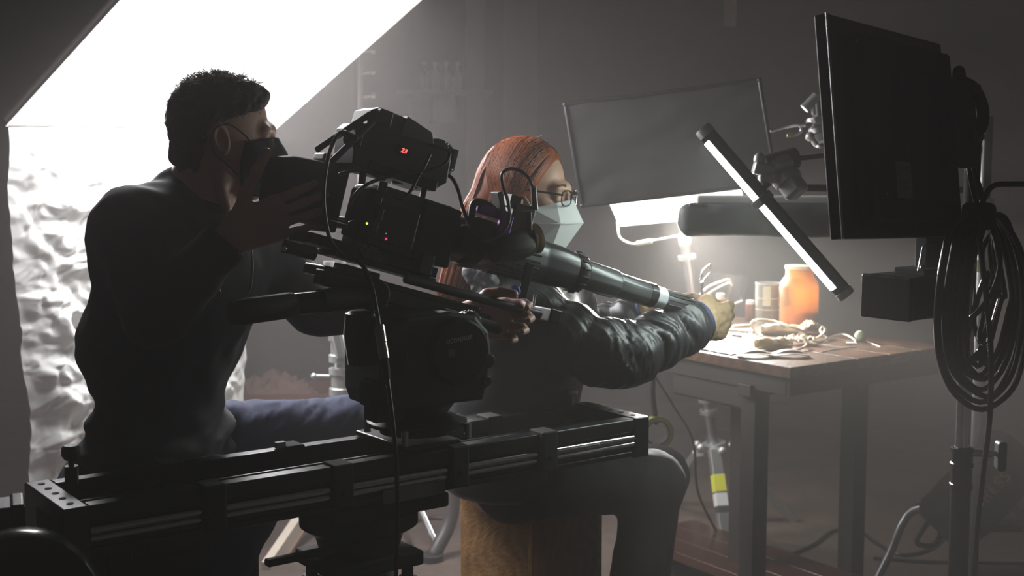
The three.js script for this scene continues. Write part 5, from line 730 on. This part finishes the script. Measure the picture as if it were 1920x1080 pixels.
// grip heads and the stand behind the monitor that holds them
const st2 = at(1838, 620, 3.15), st2x = V(st2.x, 0, st2.z);
function gripHead(t, c, s, ax) { const z = V(0, 0.2, 1).normalize(), m = frameOf(c, ax, V(0, 1, 0)); part('grip_head', [lathe(F(m, -0.03 * s, 0, 0.0), F(m, 0.03 * s, 0, 0), [[0, 0], [0.034 * s, 0], [0.036 * s, 0.01 * s], [0.036 * s, 0.022 * s], [0.026 * s, 0.03 * s], [0.034 * s, 0.038 * s], [0.034 * s, 0.056 * s], [0, 0.06 * s]], 28), bx(m, [0.04 * s, 0, 0], [0.05 * s, 0.05 * s, 0.05 * s], 0.01 * s)], M.castAlu, t); part('head_bore', cyl(F(m, -0.005, -0.02 * s, 0.034 * s), F(m, -0.005, -0.02 * s, 0.04 * s), 0.011 * s), M.blackMatte, t); }
{
  const t = thing('grip_stand', 'steel grip stand mostly hidden by the hanging cables, holding the lamp arms', 'stand', st2x.clone());
  part('column', [cyl(V(st2.x, 0.12, st2.z), V(st2.x, 1.2, st2.z), 0.016), ], M.steel, t); part('upper_column', cyl(V(st2.x, 1.1, st2.z), V(st2.x, 1.40, st2.z), 0.0125), M.blackMetal, t);
  part('collar', [cyl(V(st2.x, 1.13, st2.z), V(st2.x, 1.2, st2.z), 0.021)], M.castAlu, t);
  part('band', cyl(V(st2.x, 1.02, st2.z), V(st2.x, 1.05, st2.z), 0.0168), M.limeTape, t, 'yellow tape');
  for (let i = 0; i < 3; i++) { const a = i * 2.094 + 0.5, e = V(st2.x + Math.cos(a) * 0.42, 0.015, st2.z + Math.sin(a) * 0.42); part('leg', tube([V(st2.x, 0.2, st2.z), V(st2.x + Math.cos(a) * 0.1, 0.19, st2.z + Math.sin(a) * 0.1), V(st2.x + Math.cos(a) * 0.22, 0.1, st2.z + Math.sin(a) * 0.22), e], 0.011, 6, 10), M.steel, t); }
  const arm = (p, q, r) => part('arm', cyl(p, q, r), M.blackMetal, t);
  const k1 = at(1470, 330, 3.0), e1 = V(st2.x, at(1838, 357, 3.15).y, st2.z); arm(at(1490, 352, 3.0), e1, 0.0085); arm(at(1475, 300, 3.02), V(st2.x, at(1838, 255, 3.15).y, st2.z), 0.006); arm(at(1552, 262, 3.45), V(st2.x, at(1838, 285, 3.15).y, st2.z), 0.0065);
  arm(at(1598, 408, 3.26), V(st2.x, at(1838, 408, 3.15).y, st2.z), 0.009);
  gripHead(t, at(1468, 325, 2.99), 1.0, V(0.35, -0.55, 0.3)); part('upper_clamp', cyl(at(1432, 312, 3.0), at(1490, 296, 3.03), 0.026, 0.026, 24), M.blackMatte, t); part('jaw', [bx(frameOf(at(1432, 318, 2.98), V(1, -0.25, 0)), [0, 0, 0], [0.05, 0.03, 0.035], 0.006), ellip(at(1424, 300, 2.98), [0.014, 0.018, 0.012], 18), bx(frameOf(at(1440, 334, 2.97), V(1, 0.1, 0)), [0, 0, 0], [0.045, 0.026, 0.03], 0.008)], M.castAlu, t);
  part('jaw_link', cyl(at(1440, 345, 2.97), at(1425, 358, 2.93), 0.008), M.blackMetal, t);
  gripHead(t, at(1532, 236, 3.46), 0.75, V(0.2, -1, 0.1)); part('tee_handle', [cyl(at(1508, 204, 3.44), at(1532, 180, 3.44), 0.0135, 0.0135, 18), cyl(at(1524, 192, 3.44), at(1526, 214, 3.45), 0.006)], M.castAlu, t); part('knob', [ball(at(1519, 256, 3.43), 0.013, 16), cyl(at(1524, 262, 3.43), at(1531, 272, 3.43), 0.007)], M.castAlu, t); part('head_body', bx(frameOf(at(1545, 232, 3.48), V(0.1, -1, 0)), [0, 0, 0], [0.13, 0.05, 0.05], 0.01), M.darkGrey, t);
}
// light stand below the LED panel
{
  const top = at(1283, 446, 4.46), bot = at(1338, 836, 4.5), floorC = V(bot.x + 0.03, 0, bot.z), P = (k) => top.clone().lerp(bot, k);
  const t = thing('light_stand', 'steel light stand carrying the LED panel, yellow tape on its leg', 'stand', floorC.clone());
  part('column', [cyl(P(0), P(0.35), 0.02, 0.02, 20), cyl(P(0.3), P(0.75), 0.025, 0.025, 20), cyl(P(0.72), P(1.02), 0.02, 0.02, 20)], M.steel, t);
  part('lamp_post', [cyl(P(0), lpC.clone().add(V(0, -0.03, -0.02)), 0.008), cyl(P(-0.02), P(0.03), 0.022)], M.castAlu, t);
  for (const k of [0.08, 0.76, 0.82]) part('collar', cyl(P(k), P(k + 0.02), 0.032, 0.032, 20), M.castAlu, t);
  part('spreader', [cyl(P(0.985), P(1.02), 0.044, 0.039, 20), ...[0, 1, 2, 3, 4].map((i) => ball(P(1.0).add(V(Math.cos(i * 1.257) * 0.065, -0.005 * (i % 2), Math.sin(i * 1.257) * 0.065)), 0.017, 12))], M.castAlu, t);
  const legs = [[at(1339, 842, 4.45), at(1362, 1020, 4.32)], [at(1372, 858, 4.5), at(1572, 1056, 4.5)], [at(1310, 850, 4.52), at(1225, 980, 4.85)]];
  legs.forEach(([a, b], i) => { const k = a.y / (a.y - b.y), e = a.clone().lerp(b, k); const f = frameOf(a, e.clone().sub(a)), l = a.distanceTo(e); const lg = part('leg', bx(f, [l / 2, 0, 0], [l, 0.031, 0.041], 0.003), M.castAlu, t); if (!i) { part('tape_band', bx(f, [0.122, 0, 0], [0.06, 0.0325, 0.0425], 0.001), M.yellowTape, lg, 'yellow tape'); part('label_band', bx(f, [0.18, 0, 0], [0.044, 0.0325, 0.0425], 0.001), M.white, lg, 'white label'); part('grey_band', bx(f, [0.214, 0, 0], [0.022, 0.0325, 0.0425], 0.001), M.darkGrey, lg); } });
}
// ---------------------------------------------------------------- director's monitor on its stand, right foreground
const poleX = at(1806, 800, 2.5);
{
  const A = at(1524, 18, 2.1), B = at(1614, 448, 2.10), C = at(1792, 438, 2.46), D = at(1772, 84, 2.46);   // corners as seen: top left, bottom left, bottom right, top right
  const ex = C.clone().sub(B).add(D.clone().sub(A)).normalize(), ey0 = A.clone().sub(B).add(D.clone().sub(C)), ey = ey0.addScaledVector(ex, -ey0.dot(ex)).normalize(), ez = ex.clone().cross(ey).normalize(), cen = A.clone().add(B).add(C).add(D).multiplyScalar(0.25);
  const m = basis(ex, ey, ez, cen), w = (A.distanceTo(D) + B.distanceTo(C)) / 2, h = (A.distanceTo(B) + C.distanceTo(D)) / 2;
  const t = thing('field_monitor', 'large black monitor seen from behind with a paper label on its back', 'monitor', at(1806, 440, 2.45));
  part('bezel', bx(m, [0, 0, -0.016], [w, h, 0.022], 0.003), M.blackPlastic, t); part('screen', bx(m, [0, 0, -0.0285], [w - 0.03, h - 0.03, 0.003], 0.001), M.blackGloss, t); part('back_cover', [bx(m, [0.03, 0, 0.004], [w - 0.09, h - 0.05, 0.03], 0.008), bx(m, [0.06, -0.01, 0.02], [w * 0.5, h * 0.6, 0.03], 0.008)], M.blackMatte, t);
  part('edge_trim', cyl(F(m, -w / 2, -h / 2, -0.004), F(m, -w / 2, h / 2, -0.004), 0.0022), M.steel, t, 'bright metal edge');
  const lab = canvasTex(128, 192, (g, W, Hh) => { g.fillStyle = '#8b8984'; g.fillRect(0, 0, W, Hh); g.fillStyle = '#2d2c2a'; g.font = 'bold 26px sans-serif'; g.fillText('FCC', 14, 44); g.fillText('CE', 14, 72); g.fillRect(72, 26, 40, 5); g.fillRect(72, 38, 32, 4); for (let i = 0; i < 6; i++) g.fillRect(16, 96 + i * 14, 40 + ((i * 37) % 56), 4); g.fillRect(78, 96, 34, 4); });
  { const lf = onPlane(1696, 337, F(m, 0, 0, 0.0365), ez), lp = lf.applyMatrix4(m.clone().invert()); part('paper_label', new THREE.PlaneGeometry(0.062, 0.062).translate(lp.x, lp.y, 0.0362).applyMatrix4(m), std(0xffffff, 0.7, 0, { map: lab }), t, 'pale printed label'); }
  for (const [px, py] of [[1606, 76], [1663, 363]]) { const lp = onPlane(px, py, F(m, 0, 0, 0.02), ez); part('screw', ball(lp, 0.0025, 8), M.steel, t); }
  part('mount_bracket', [bx(m, [w * 0.34, 0.02, 0.045], [0.12, 0.16, 0.03], 0.006), cyl(F(m, w * 0.36, 0, 0.05), V(poleX.x, F(m, 0, 0, 0).y, poleX.z), 0.02)], M.blackMatte, t);
  part('yoke', tube([F(m, w * 0.42, 0.12, 0.04), at(1800, 150, 2.42), at(1824, 165, 2.42), at(1842, 205, 2.42), at(1838, 240, 2.42), at(1818, 258, 2.45), at(1806, 265, 2.5)], 0.012, 6, 10), M.blackMatte, t); part('yoke_knob', [cyl(at(1826, 160, 2.41), at(1828, 176, 2.41), 0.012)], M.blackPlastic, t);
}
{
  const y = (py) => at(1806, py, 2.5).y, P = (h) => V(poleX.x, h, poleX.z);
  const t = thing('monitor_stand', 'tall chrome and black stand carrying the monitor at the right', 'stand', P(0));
  part('inner_tube', cyl(P(0.5), P(1.17), 0.015, 0.015, 28), M.chrome, t); part('top_tube', cyl(P(1.15), P(1.36), 0.0152, 0.0152, 24), M.blackMatte, t); part('outer_tube', cyl(P(0.12), P(y(880)), 0.0195, 0.0195, 28), M.blackMetal, t);
  const lock = part('lock_collar', lathe(P(y(918)), P(2), [[0, 0], [0.0215, 0], [0.0225, 0.004], [0.0225, 0.012], [0.021, 0.014], [0.021, 0.046], [0.0228, 0.048], [0.0228, 0.054], [0.021, 0.056], [0.021, 0.076], [0.023, 0.079], [0.023, 0.085], [0.016, 0.088], [0, 0.088]], 28), M.blackMetal, t);
  part('lock_bolt', [cyl(P(y(848)), P(y(848)).add(V(0.055, 0, 0.01)), 0.008), cyl(P(y(848)).add(V(0.04, 0, 0.008)), P(y(848)).add(V(0.075, 0, 0.012)), 0.005)], M.steel, lock); part('lock_handle', bx(frameOf(P(y(852)).add(V(0.072, 0, 0.012)), V(1, 0, 0)), [0, 0, 0], [0.018, 0.06, 0.03], 0.007), M.blackPlastic, lock);
  for (let i = 0; i < 3; i++) { const a = i * 2.094 + 1.3, q = V(Math.cos(a), 0, Math.sin(a)); part('leg', tube([P(0.4), P(0.37).addScaledVector(q, 0.09), P(0.16).addScaledVector(q, 0.26), P(0.014).addScaledVector(q, 0.42)], 0.011, 6, 10), M.blackMetal, t); }
}
{ // battery box hanging below the monitor
  const a = at(1662, 560, 2.32), m = frameOf(at(1713, 552, 2.46), at(1780, 545, 2.52).sub(at(1655, 572, 2.39)).setY(0)), t = thing('battery_box', 'black battery box hanging from a bracket below the monitor', 'box', at(1715, 600, 2.4));
  part('box', bx(m, [0, 0, 0], [0.17, 0.082, 0.11], 0.006), M.blackPlastic, t); part('front_cap', bx(m, [-0.084, 0, 0], [0.012, 0.084, 0.112], 0.004), M.blackMetal, t); part('top_plate', bx(m, [0.02, 0.046, 0.01], [0.10, 0.014, 0.07], 0.003), M.blackMatte, t);
  part('hanger', [bx(m, [0.035, 0.088, 0.01], [0.06, 0.09, 0.03], 0.005), bx(m, [0.03, 0.128, 0.01], [0.03, 0.05, 0.02], 0.004)], M.blackMatte, t); part('hanger_wire', tube([at(1722, 508, 2.38), at(1728, 480, 2.38), at(1732, 462, 2.38), at(1748, 458, 2.39)], 0.0025, 6, 6), M.steel, t); part('hanger_bolt', ball(at(1730, 502, 2.37), 0.006, 10), M.steel, t);
  part('arm', cyl(F(m, 0.05, 0.12, 0.0), V(poleX.x, F(m, 0, 0.12, 0).y, poleX.z), 0.009), M.blackMetal, t);
}
{ // coils of cable on the stand
  const top = at(1830, 418, 2.36);
  const hook = thing('cable_hook', 'black hook on the stand carrying the cable coils', 'hook', at(1806, 410, 2.5)); part('arm', [cyl(at(1806, 404, 2.5), at(1835, 398, 2.36), 0.011), bx(frameOf(at(1835, 405, 2.37), V(1, 0, 0)), [0, 0, 0], [0.05, 0.05, 0.06], 0.012)], M.blackMatte, hook);
  const words = ['outermost left', 'second', 'third', 'fourth', 'fifth', 'sixth', 'seventh', 'innermost'];
  for (let i = 0; i < 11; i++) {
    const l = 1757 + i * 5.5 + rnd(-3, 3), r = 1930 - i * 7 + rnd(-5, 5), bot = 766 - i * 13 + rnd(-8, 8), z = 2.34 + i * 0.012 + rnd(-0.01, 0.01), mid = (l + r) / 2 + rnd(-8, 8);
    const P = [at(mid - 10, 400 + i * 2, z + 0.02), at(l + 32, 420, z), at(l + 10, 500, z - 0.015), at(l, 600, z - 0.02), at(l + 8, 680, z - 0.02), at(l + 36, 740 - i * 10, z - 0.01), at(mid + 4, bot, z), at(r - 30, bot - 38, z + 0.02), at(r - 4, bot - 130, z + 0.03), at(r, 560, z + 0.035), at(r - 14, 470, z + 0.03), at(mid + 30, 402 + i * 2, z + 0.03)];
    const t = thing('cable_coil', i === 0 ? 'outermost black cable loop of the coil on the monitor stand' : i === 10 ? 'innermost black cable loop of the coil on the monitor stand' : 'black cable loop within the thick coil hanging on the monitor stand', 'cable', P[6].clone(), 'cable loops on the monitor stand'); part('cord', tube(P, 0.0052, 6, 9, true), M.cable, t);
  }
  const loose = (label, P) => { const t = thing('cable', label, 'cable', P[P.length - 1].clone()); part('cord', tube(P, 0.0052, 8, 9), M.cable, t); };
  loose('straight black cable dropping past the stand to the floor', [at(1835, 420, 2.33), at(1840, 480, 2.32), at(1850, 560, 2.31), at(1858, 660, 2.31), at(1856, 780, 2.33), at(1842, 900, 2.36), at(1830, 1020, 2.4), at(1828, 1250, 2.42).setY(0.02)]);
  loose('black cable crossing from the coil towards the lower stand', [at(1862, 430, 2.36), at(1875, 490, 2.36), at(1862, 545, 2.36), at(1838, 580, 2.4), at(1815, 600, 2.46)]);
  loose('black cable running down behind the monitor to the hook', [at(1815, 255, 2.44), at(1822, 300, 2.42), at(1836, 350, 2.4), at(1848, 395, 2.38)]); loose('black cable beside it between monitor and hook', [at(1812, 260, 2.46), at(1818, 320, 2.43), at(1828, 370, 2.41), at(1836, 400, 2.4)]);
  loose('black cable leaving the hook to the right edge', [at(1835, 396, 2.36), at(1860, 350, 2.36), at(1895, 345, 2.36), at(1990, 350, 2.36)]);
}

// ---------------------------------------------------------------- background
{ // chrome combo stand behind the man's knee, and the tall one beside the silk
  const S = (name, label, px, py, z, h0, h1, r, knobs) => { const c = at(px, py, z), P = (y) => V(c.x, y, c.z), t = thing(name, label, 'stand', P(0)); part('lower_tube', cyl(P(h0), P(mixn(h0, h1, 0.55)), r, r, 22), M.chrome, t); part('upper_tube', cyl(P(mixn(h0, h1, 0.5)), P(h1), r * 0.72, r * 0.72, 22), M.chrome, t); for (const k of knobs) { part('collar', lathe(P(k), P(k + 1), [[0, 0], [r * 1.25, 0], [r * 1.25, 0.02], [r * 1.05, 0.024], [r * 1.05, 0.06], [r * 1.25, 0.064], [r * 1.25, 0.08], [0, 0.08]], 22), M.castAlu, t); } for (let i = 0; i < 3; i++) { const a = i * 2.094 + 0.9, q = V(Math.cos(a), 0, Math.sin(a)); part('leg', tube([P(0.42), P(0.36).addScaledVector(q, 0.12), P(0.015).addScaledVector(q, 0.46)], 0.012, 5, 8), M.chrome, t); } return [t, P]; };
  const [a, PA] = S('combo_stand', 'chrome combo stand with a tee handle visible under the man’s arm', 640, 720, 3.75, 0.2, 1.0, 0.029, [0.60, 0.70]);
  part('tee_handle', [bx(frameOf(PA(0.80).add(V(-0.062, 0.03, 0.03)), V(1, 0, 0)), [0, 0, 0], [0.022, 0.075, 0.03], 0.01), cyl(PA(0.82), PA(0.82).add(V(-0.06, 0, 0.03)), 0.007)], M.castAlu, a); part('brace', [cyl(PA(0.92).add(V(-0.035, 0, 0.03)), PA(0.72).add(V(0.01, 0, 0.04)), 0.016, 0.02), cyl(PA(1.0).add(V(-0.03, 0, 0.03)), PA(0.86).add(V(-0.03, 0, 0.03)), 0.014)], M.steel, a); part('lock_screw', [cyl(PA(0.655), PA(0.655).add(V(-0.075, 0.004, 0.02)), 0.006), ball(PA(0.655).add(V(-0.078, 0.004, 0.02)), 0.01, 10)], M.castAlu, a);
  const [b, PB] = S('combo_stand', 'tall bright stand beside the edge of the glowing silk', 673, 160, 4.5, 0.2, 1.98, 0.026, [1.1]);
  for (const py of [97, 138, 181]) { const y = at(673, py, 4.5).y; part('stub', [cyl(PB(y), PB(y).add(V(0.045, 0.004, 0)), 0.007), ball(PB(y).add(V(0.05, 0.003, 0)), 0.013, 10)], M.chrome, b); }
}
{ // wall fittings seen through the haze
  const zb = 6.09;
  const post = (n, label, px, w, y0, y1, mat, dep = 0.12) => { const c = at(px, 400, zb), t = thing(n, label, 'post', V(c.x, y0, -zb + dep / 2)); part('shaft', bx(ID, [c.x, (y0 + y1) / 2, -zb + dep / 2], [w, y1 - y0, dep], 0.006), mat, t); part('foot_block', bx(ID, [c.x, y0 + 0.05, -zb + dep / 2 + 0.01], [w + 0.03, 0.1, dep], 0.006), mat, t); return t; };
  const greyWood = std(new THREE.Color(0.24, 0.19, 0.165), 0.8), duct = std(new THREE.Color(0.20, 0.19, 0.19), 0.6, 0.3);
  post('wooden_post', 'pale wooden post on the wall just left of the red hair', 893, 0.085, 0, 3.28, greyWood); post('wooden_post', 'brown wall post between the red hair and the dark flag', 975, 0.16, 0, 3.28, std(new THREE.Color(0.17, 0.115, 0.10), 0.85), 0.09);
  const pk = at(1369, 25, zb - 0.1), t = thing('hanging_board', 'short tan board hanging at the top centre of the wall', 'board', V(pk.x, pk.y - 0.1, pk.z)); part('plank', bx(ID, [pk.x, pk.y + 0.2, pk.z], [0.055, 0.52, 0.02], 0.003), std(new THREE.Color(0.42, 0.32, 0.22), 0.7), t); part('hook', cyl(V(pk.x, pk.y + 0.45, pk.z), V(pk.x, pk.y + 0.45, -zb), 0.006), M.steel, t);
  const s0 = at(835, 168, zb - 0.08), sh = thing('wall_shelf', 'hazy wall shelf above the camera', 'shelf', V(s0.x, s0.y - 0.03, -zb + 0.08)); part('board', bx(ID, [s0.x, s0.y - 0.015, -zb + 0.08], [0.44, 0.025, 0.16], 0.003), greyWood, sh); for (const s of [-0.16, 0.16]) part('bracket', bx(ID, [s0.x + s, s0.y - 0.08, -zb + 0.05], [0.02, 0.11, 0.1], 0.003), M.darkGrey, sh);
  ['first', 'second', 'third', 'fourth'].forEach((w, i) => { const p = at(796 + i * 21, 168, zb - 0.08), c = V(p.x, s0.y - 0.002, -zb + 0.08), b = thing('shelf_bottle', w + ' pale bottle from the left on the hazy wall shelf', 'bottle', c.clone(), 'bottles on the hazy shelf'); part('glass', lathe(c, c.clone().add(V(0, 1, 0)), [[0, 0], [0.022, 0], [0.022, 0.07], [0.009, 0.09], [0.009, 0.115], [0, 0.116]], 18), std(new THREE.Color(0.5, 0.5, 0.48), 0.3), b); part('cap', cyl(c.clone().add(V(0, 0.113, 0)), c.clone().add(V(0, 0.13, 0)), 0.011), M.white, b); });
  const wl = at(833, 200, zb - 0.1), lamp = thing('wall_lamp', 'round unlit wall lamp in the haze above the camera', 'lamp', V(wl.x, wl.y - 0.08, -zb + 0.07)); part('bulb_cover', lathe(V(wl.x, wl.y - 0.06, -zb + 0.08), V(wl.x, wl.y + 1, -zb + 0.08), [[0, 0], [0.055, 0], [0.06, 0.02], [0.055, 0.1], [0.03, 0.13], [0, 0.135]], 26), std(new THREE.Color(0.3, 0.3, 0.31), 0.4), lamp); part('rim', cyl(V(wl.x, wl.y - 0.075, -zb + 0.08), V(wl.x, wl.y - 0.06, -zb + 0.08), 0.075), M.castAlu, lamp); part('wall_plate', bx(ID, [wl.x, wl.y, -zb + 0.012], [0.06, 0.12, 0.022], 0.004), M.darkGrey, lamp);
}
{ // crate of red stuff on the floor behind the man's knee
  const c = at(515, 880, 5.2), p = V(c.x, 0, -5.2), t = thing('red_crate', 'dim reddish crate with crumpled paper behind the man’s knee', 'crate', p.clone()), rm = std(new THREE.Color(0.20, 0.075, 0.055), 0.8);
  for (const [dx, dz, sx, sz] of [[0, 0.16, 0.52, 0.02], [0, -0.16, 0.52, 0.02], [-0.25, 0, 0.02, 0.3], [0.25, 0, 0.02, 0.3]]) part('panel', bx(ID, [p.x + dx, 0.19, p.z + dz], [sx, 0.34, sz], 0.004), rm, t); part('base', bx(ID, [p.x, 0.012, p.z], [0.52, 0.024, 0.34], 0.003), rm, t); part('label', bx(ID, [p.x + 0.0, 0.2, p.z + 0.1715], [0.11, 0.1, 0.002], 0), std(new THREE.Color(0.35, 0.25, 0.22), 0.7), t);
  const q = thing('crumpled_paper', 'crumpled brown paper heaped in the reddish crate', 'paper', p.clone().setY(0.03)); const g = new THREE.SphereGeometry(1, 48, 28), a = g.attributes.position; for (let i = 0; i < a.count; i++) { const x = a.getX(i), y = a.getY(i), z = a.getZ(i), s = 1 + 0.35 * (1 - Math.abs(noise3(x * 2.5, y * 2.5, z * 2.5))) - 0.3 * Math.abs(noise3(x * 6, y * 6, z * 6)); a.setXYZ(i, p.x + x * s * 0.19, 0.21 + y * s * 0.17, p.z + z * s * 0.115); } g.computeVertexNormals(); part('sheet', g, std(new THREE.Color(0.30, 0.18, 0.15), 0.8), q);
}
{ // floor clutter
  const fl = (px, py) => onPlane(px, py, V(0, 0, 0), V(0, 1, 0));
  const a = fl(500, 1068), b = at(588, 938, 4.36), t = thing('timber_plank', 'pale timber plank leaning below the slider', 'plank', a.clone()); const f = frameOf(a, b.clone().sub(a)), l = a.distanceTo(b); part('board', bx(f, [l / 2, 0.0, 0], [l, 0.055, 0.03], 0.003), std(new THREE.Color(0.48, 0.42, 0.35), 0.8), t); part('edge_strip', bx(f, [l / 2, -0.03, 0.005], [l, 0.012, 0.034], 0.002), std(new THREE.Color(0.20, 0.12, 0.09), 0.8), t);
  const pi = fl(845, 1040), pp = V(pi.x, 0, pi.z), tp = thing('steel_post', 'dull steel post with a bent foot behind the wooden box', 'post', pp.clone()); part('tube', tube([pp.clone().add(V(-0.05, 0.02, 0.05)), pp.clone().add(V(0.0, 0.12, 0)), pp.clone().add(V(0.01, 0.3, -0.02)), pp.clone().add(V(0.01, 0.62, -0.02))], 0.024, 6, 14), std(new THREE.Color(0.10, 0.09, 0.09), 0.45, 0.5), tp); part('foot', cyl(pp.clone().add(V(-0.06, 0.001, 0.06)), pp.clone().add(V(-0.06, 0.02, 0.06)), 0.04), M.rubber, tp);
  const bk = at(678, 925, 5.6), tb = thing('brown_box', 'small brown box on the floor beneath the slider', 'box', V(bk.x, 0, -5.6)); part('body', bx(ID, [bk.x, 0.06, -5.6], [0.2, 0.12, 0.16], 0.004), std(new THREE.Color(0.16, 0.08, 0.06), 0.8), tb); part('lid', bx(ID, [bk.x, 0.127, -5.6], [0.205, 0.014, 0.165], 0.003), std(new THREE.Color(0.20, 0.11, 0.08), 0.8), tb);
  // red lacquered board on the floor under the table
  const r0 = fl(1270, 1005), tr = thing('red_board', 'glossy dark red plank platform on the floor below the table', 'platform', V(0.55, 0, -3.8)), rm = phys(new THREE.Color(0.045, 0.013, 0.010), 0.3, { clearcoat: 0.4, clearcoatRoughness: 0.15 });
  const d = V(0.57, 0, 0.82).normalize(), e = V(-0.82, 0, 0.57), o = V(0.6, 0, -4.12); for (let i = 0; i < 3; i++) part('board', bx(basis(d, V(0, 1, 0), e, o), [0.42, 0.10, 0.05 + i * 0.095], [0.84, 0.03, 0.092], 0.004), rm, tr); for (const q of [0.03, 0.81]) part('bearer', bx(basis(d, V(0, 1, 0), e, o), [q, 0.043, 0.15], [0.05, 0.085, 0.28], 0.003), darkWood, tr);
  const cab = (label, pts, r = 0.006) => { const P = pts.map(([x, y]) => fl(x, y).setY(r)); const t2 = thing('floor_cable', label, 'cable', P[0].clone()); part('cord', tube(P, r, 8, 8), M.cable, t2); };
  cab('black cable curving across the floor between the table legs', [[1480, 1045], [1530, 1022], [1560, 1000], [1600, 992], [1640, 1020], [1690, 1044], [1740, 1034], [1775, 1000], [1800, 975]]); cab('thin black cable lying along the floor to the right edge', [[1640, 1050], [1720, 1056], [1800, 1058], [1930, 1060]]); cab('black cable lying on the floor behind the riser', [[770, 985], [800, 976], [840, 975]], 0.008);
  { const P = [at(1218, 690, 3.6), at(1262, 760, 3.7), at(1300, 830, 3.85), at(1308, 920, 3.9), at(1345, 1000, 4.0), fl(1360, 1030)]; const t3 = thing('cable', 'thin black cable hanging beside the light stand leg', 'cable', P[5].clone()); part('cord', tube(P, 0.004, 8, 6), M.cable, t3); }
  // tape roll hung on the table bracket
  const tc = at(1230, 811, 3.45), tt = thing('tape_roll', 'yellow green tape roll hanging beyond the slider end', 'tape roll', tc.clone()); part('tape', ring(tc.clone().add(V(-0.0, 0, -0.011)), tc.clone().add(V(0.004, 0, 0.011)), 0.046, 0.034, 40), M.limeTape, tt); part('core', ring(tc.clone().add(V(0, 0, -0.0105)), tc.clone().add(V(0.004, 0, 0.0105)), 0.034, 0.031, 36), M.blackMatte, tt); part('loop', tube([tc.clone().add(V(0, 0.029, 0)), tc.clone().add(V(-0.01, 0.1, 0)), tc.clone().add(V(-0.01, 0.16, 0.0))], 0.008, 6, 8), M.blackMatte, tt);
  // folding chair at the right
  const ct = thing('folding_chair', 'tubular steel chair frame at the lower right behind the stand', 'chair', fl(1660, 1078)); const q0 = fl(1645, 1085).setY(0.012); const cz = 3.8;
  part('frame', tube([at(1645, 1085, cz), at(1672, 1030, cz), at(1690, 985, cz), at(1706, 962, cz), at(1735, 953, cz - 0.02), at(1790, 945, cz - 0.05), at(1900, 940, cz - 0.1)], 0.013, 7, 12), M.steel, ct); part('rear_leg', tube([at(1900, 940, cz - 0.1), at(1935, 1010, cz - 0.05), at(1960, 1085, cz)], 0.013, 6, 12), M.steel, ct); part('seat', bx(frameOf(at(1850, 965, cz + 0.1), V(1, 0, 0)), [0, 0, 0], [0.36, 0.03, 0.3], 0.012), M.blackMatte, ct); part('seat_pad', bx(frameOf(at(1850, 958, cz + 0.1), V(1, 0, 0)), [0, 0, 0], [0.33, 0.02, 0.27], 0.009), M.blackPlastic, ct);
  // sandbag with lettering slung over the chair
  const sA = at(1770, 985, 3.62), sB = at(1905, 850, 3.62), sf = frameOf(sA.clone().lerp(sB, 0.5), sB.clone().sub(sA)), si = sf.clone().invert(), e2 = si.elements, bt = thing('sandbag', 'black sandbag with orange lettering slung behind the monitor stand', 'sandbag', at(1790, 1000, 3.62));
  const hl = sA.distanceTo(sB) / 2; part('bag', sdfMesh((x, y, z) => { const lx = e2[0] * x + e2[4] * y + e2[8] * z + e2[12], ly = e2[1] * x + e2[5] * y + e2[9] * z + e2[13], lz = e2[2] * x + e2[6] * y + e2[10] * z + e2[14]; const qx = Math.max(Math.abs(lx) - hl + 0.02, 0), qy = Math.max(Math.abs(ly) - 0.05, 0), qz = Math.max(Math.abs(lz) - 0.015, 0); return Math.hypot(qx, qy, qz) - 0.045 + 0.005 * noise3(lx * 9, ly * 12, lz * 12); }, sA.clone().min(sB).addScalar(-0.13), sA.clone().max(sB).addScalar(0.13), 0.01), M.blackMatte, bt);
  const tg = new TextGeometry('ABRESS', { font, size: 0.034, depth: 0.001, curveSegments: 3 }); tg.computeBoundingBox(); tg.translate(-tg.boundingBox.max.x / 2, -0.012, 0.064).applyMatrix4(sf); part('lettering', tg, std(new THREE.Color(0.50, 0.27, 0.06), 0.7), bt, 'orange lettering'); part('strap', tube([F(sf, -hl, 0, 0), F(sf, -hl - 0.06, -0.02, 0), F(sf, -hl - 0.09, 0.02, 0.0), F(sf, -hl - 0.03, 0.04, 0)], 0.008, 6, 8), M.blackMatte, bt);
}
{ // wheel and bracket of a dolly at the lower left
  const c = at(40, 1140, 1.95), t = thing('dolly_wheel', 'curved black dolly wheel and block in the lower left corner', 'wheel', c.clone().setY(0.3)), n = V(0.35, 0.1, 1).normalize(); const a = c.clone().addScaledVector(n, -0.03), b = c.clone().addScaledVector(n, 0.03);
  part('tyre', lathe(a, b, [[0.09, 0], [0.118, 0], [0.124, 0.01], [0.124, 0.05], [0.118, 0.06], [0.09, 0.06]], 56), M.blackGloss, t); part('hub', lathe(a, b, [[0, 0.01], [0.092, 0.01], [0.092, 0.05], [0, 0.05]], 40), M.blackMatte, t);
  const bm = frameOf(at(10, 985, 2.1), V(1, 0, -0.4)); part('block', bx(bm, [0, 0, 0], [0.06, 0.08, 0.08], 0.006), M.blackPlastic, t); part('block_cap', bx(bm, [0.02, 0.0, 0.0], [0.024, 0.088, 0.088], 0.006), M.blackMetal, t); part('fork', [cyl(c, V(c.x, 0.02, c.z), 0.03), cyl(V(c.x, 0, c.z), V(c.x, 0.03, c.z), 0.09), cyl(c, at(8, 1000, 2.1), 0.02)], M.blackMatte, t);
}


renderer.render(scene, camera);
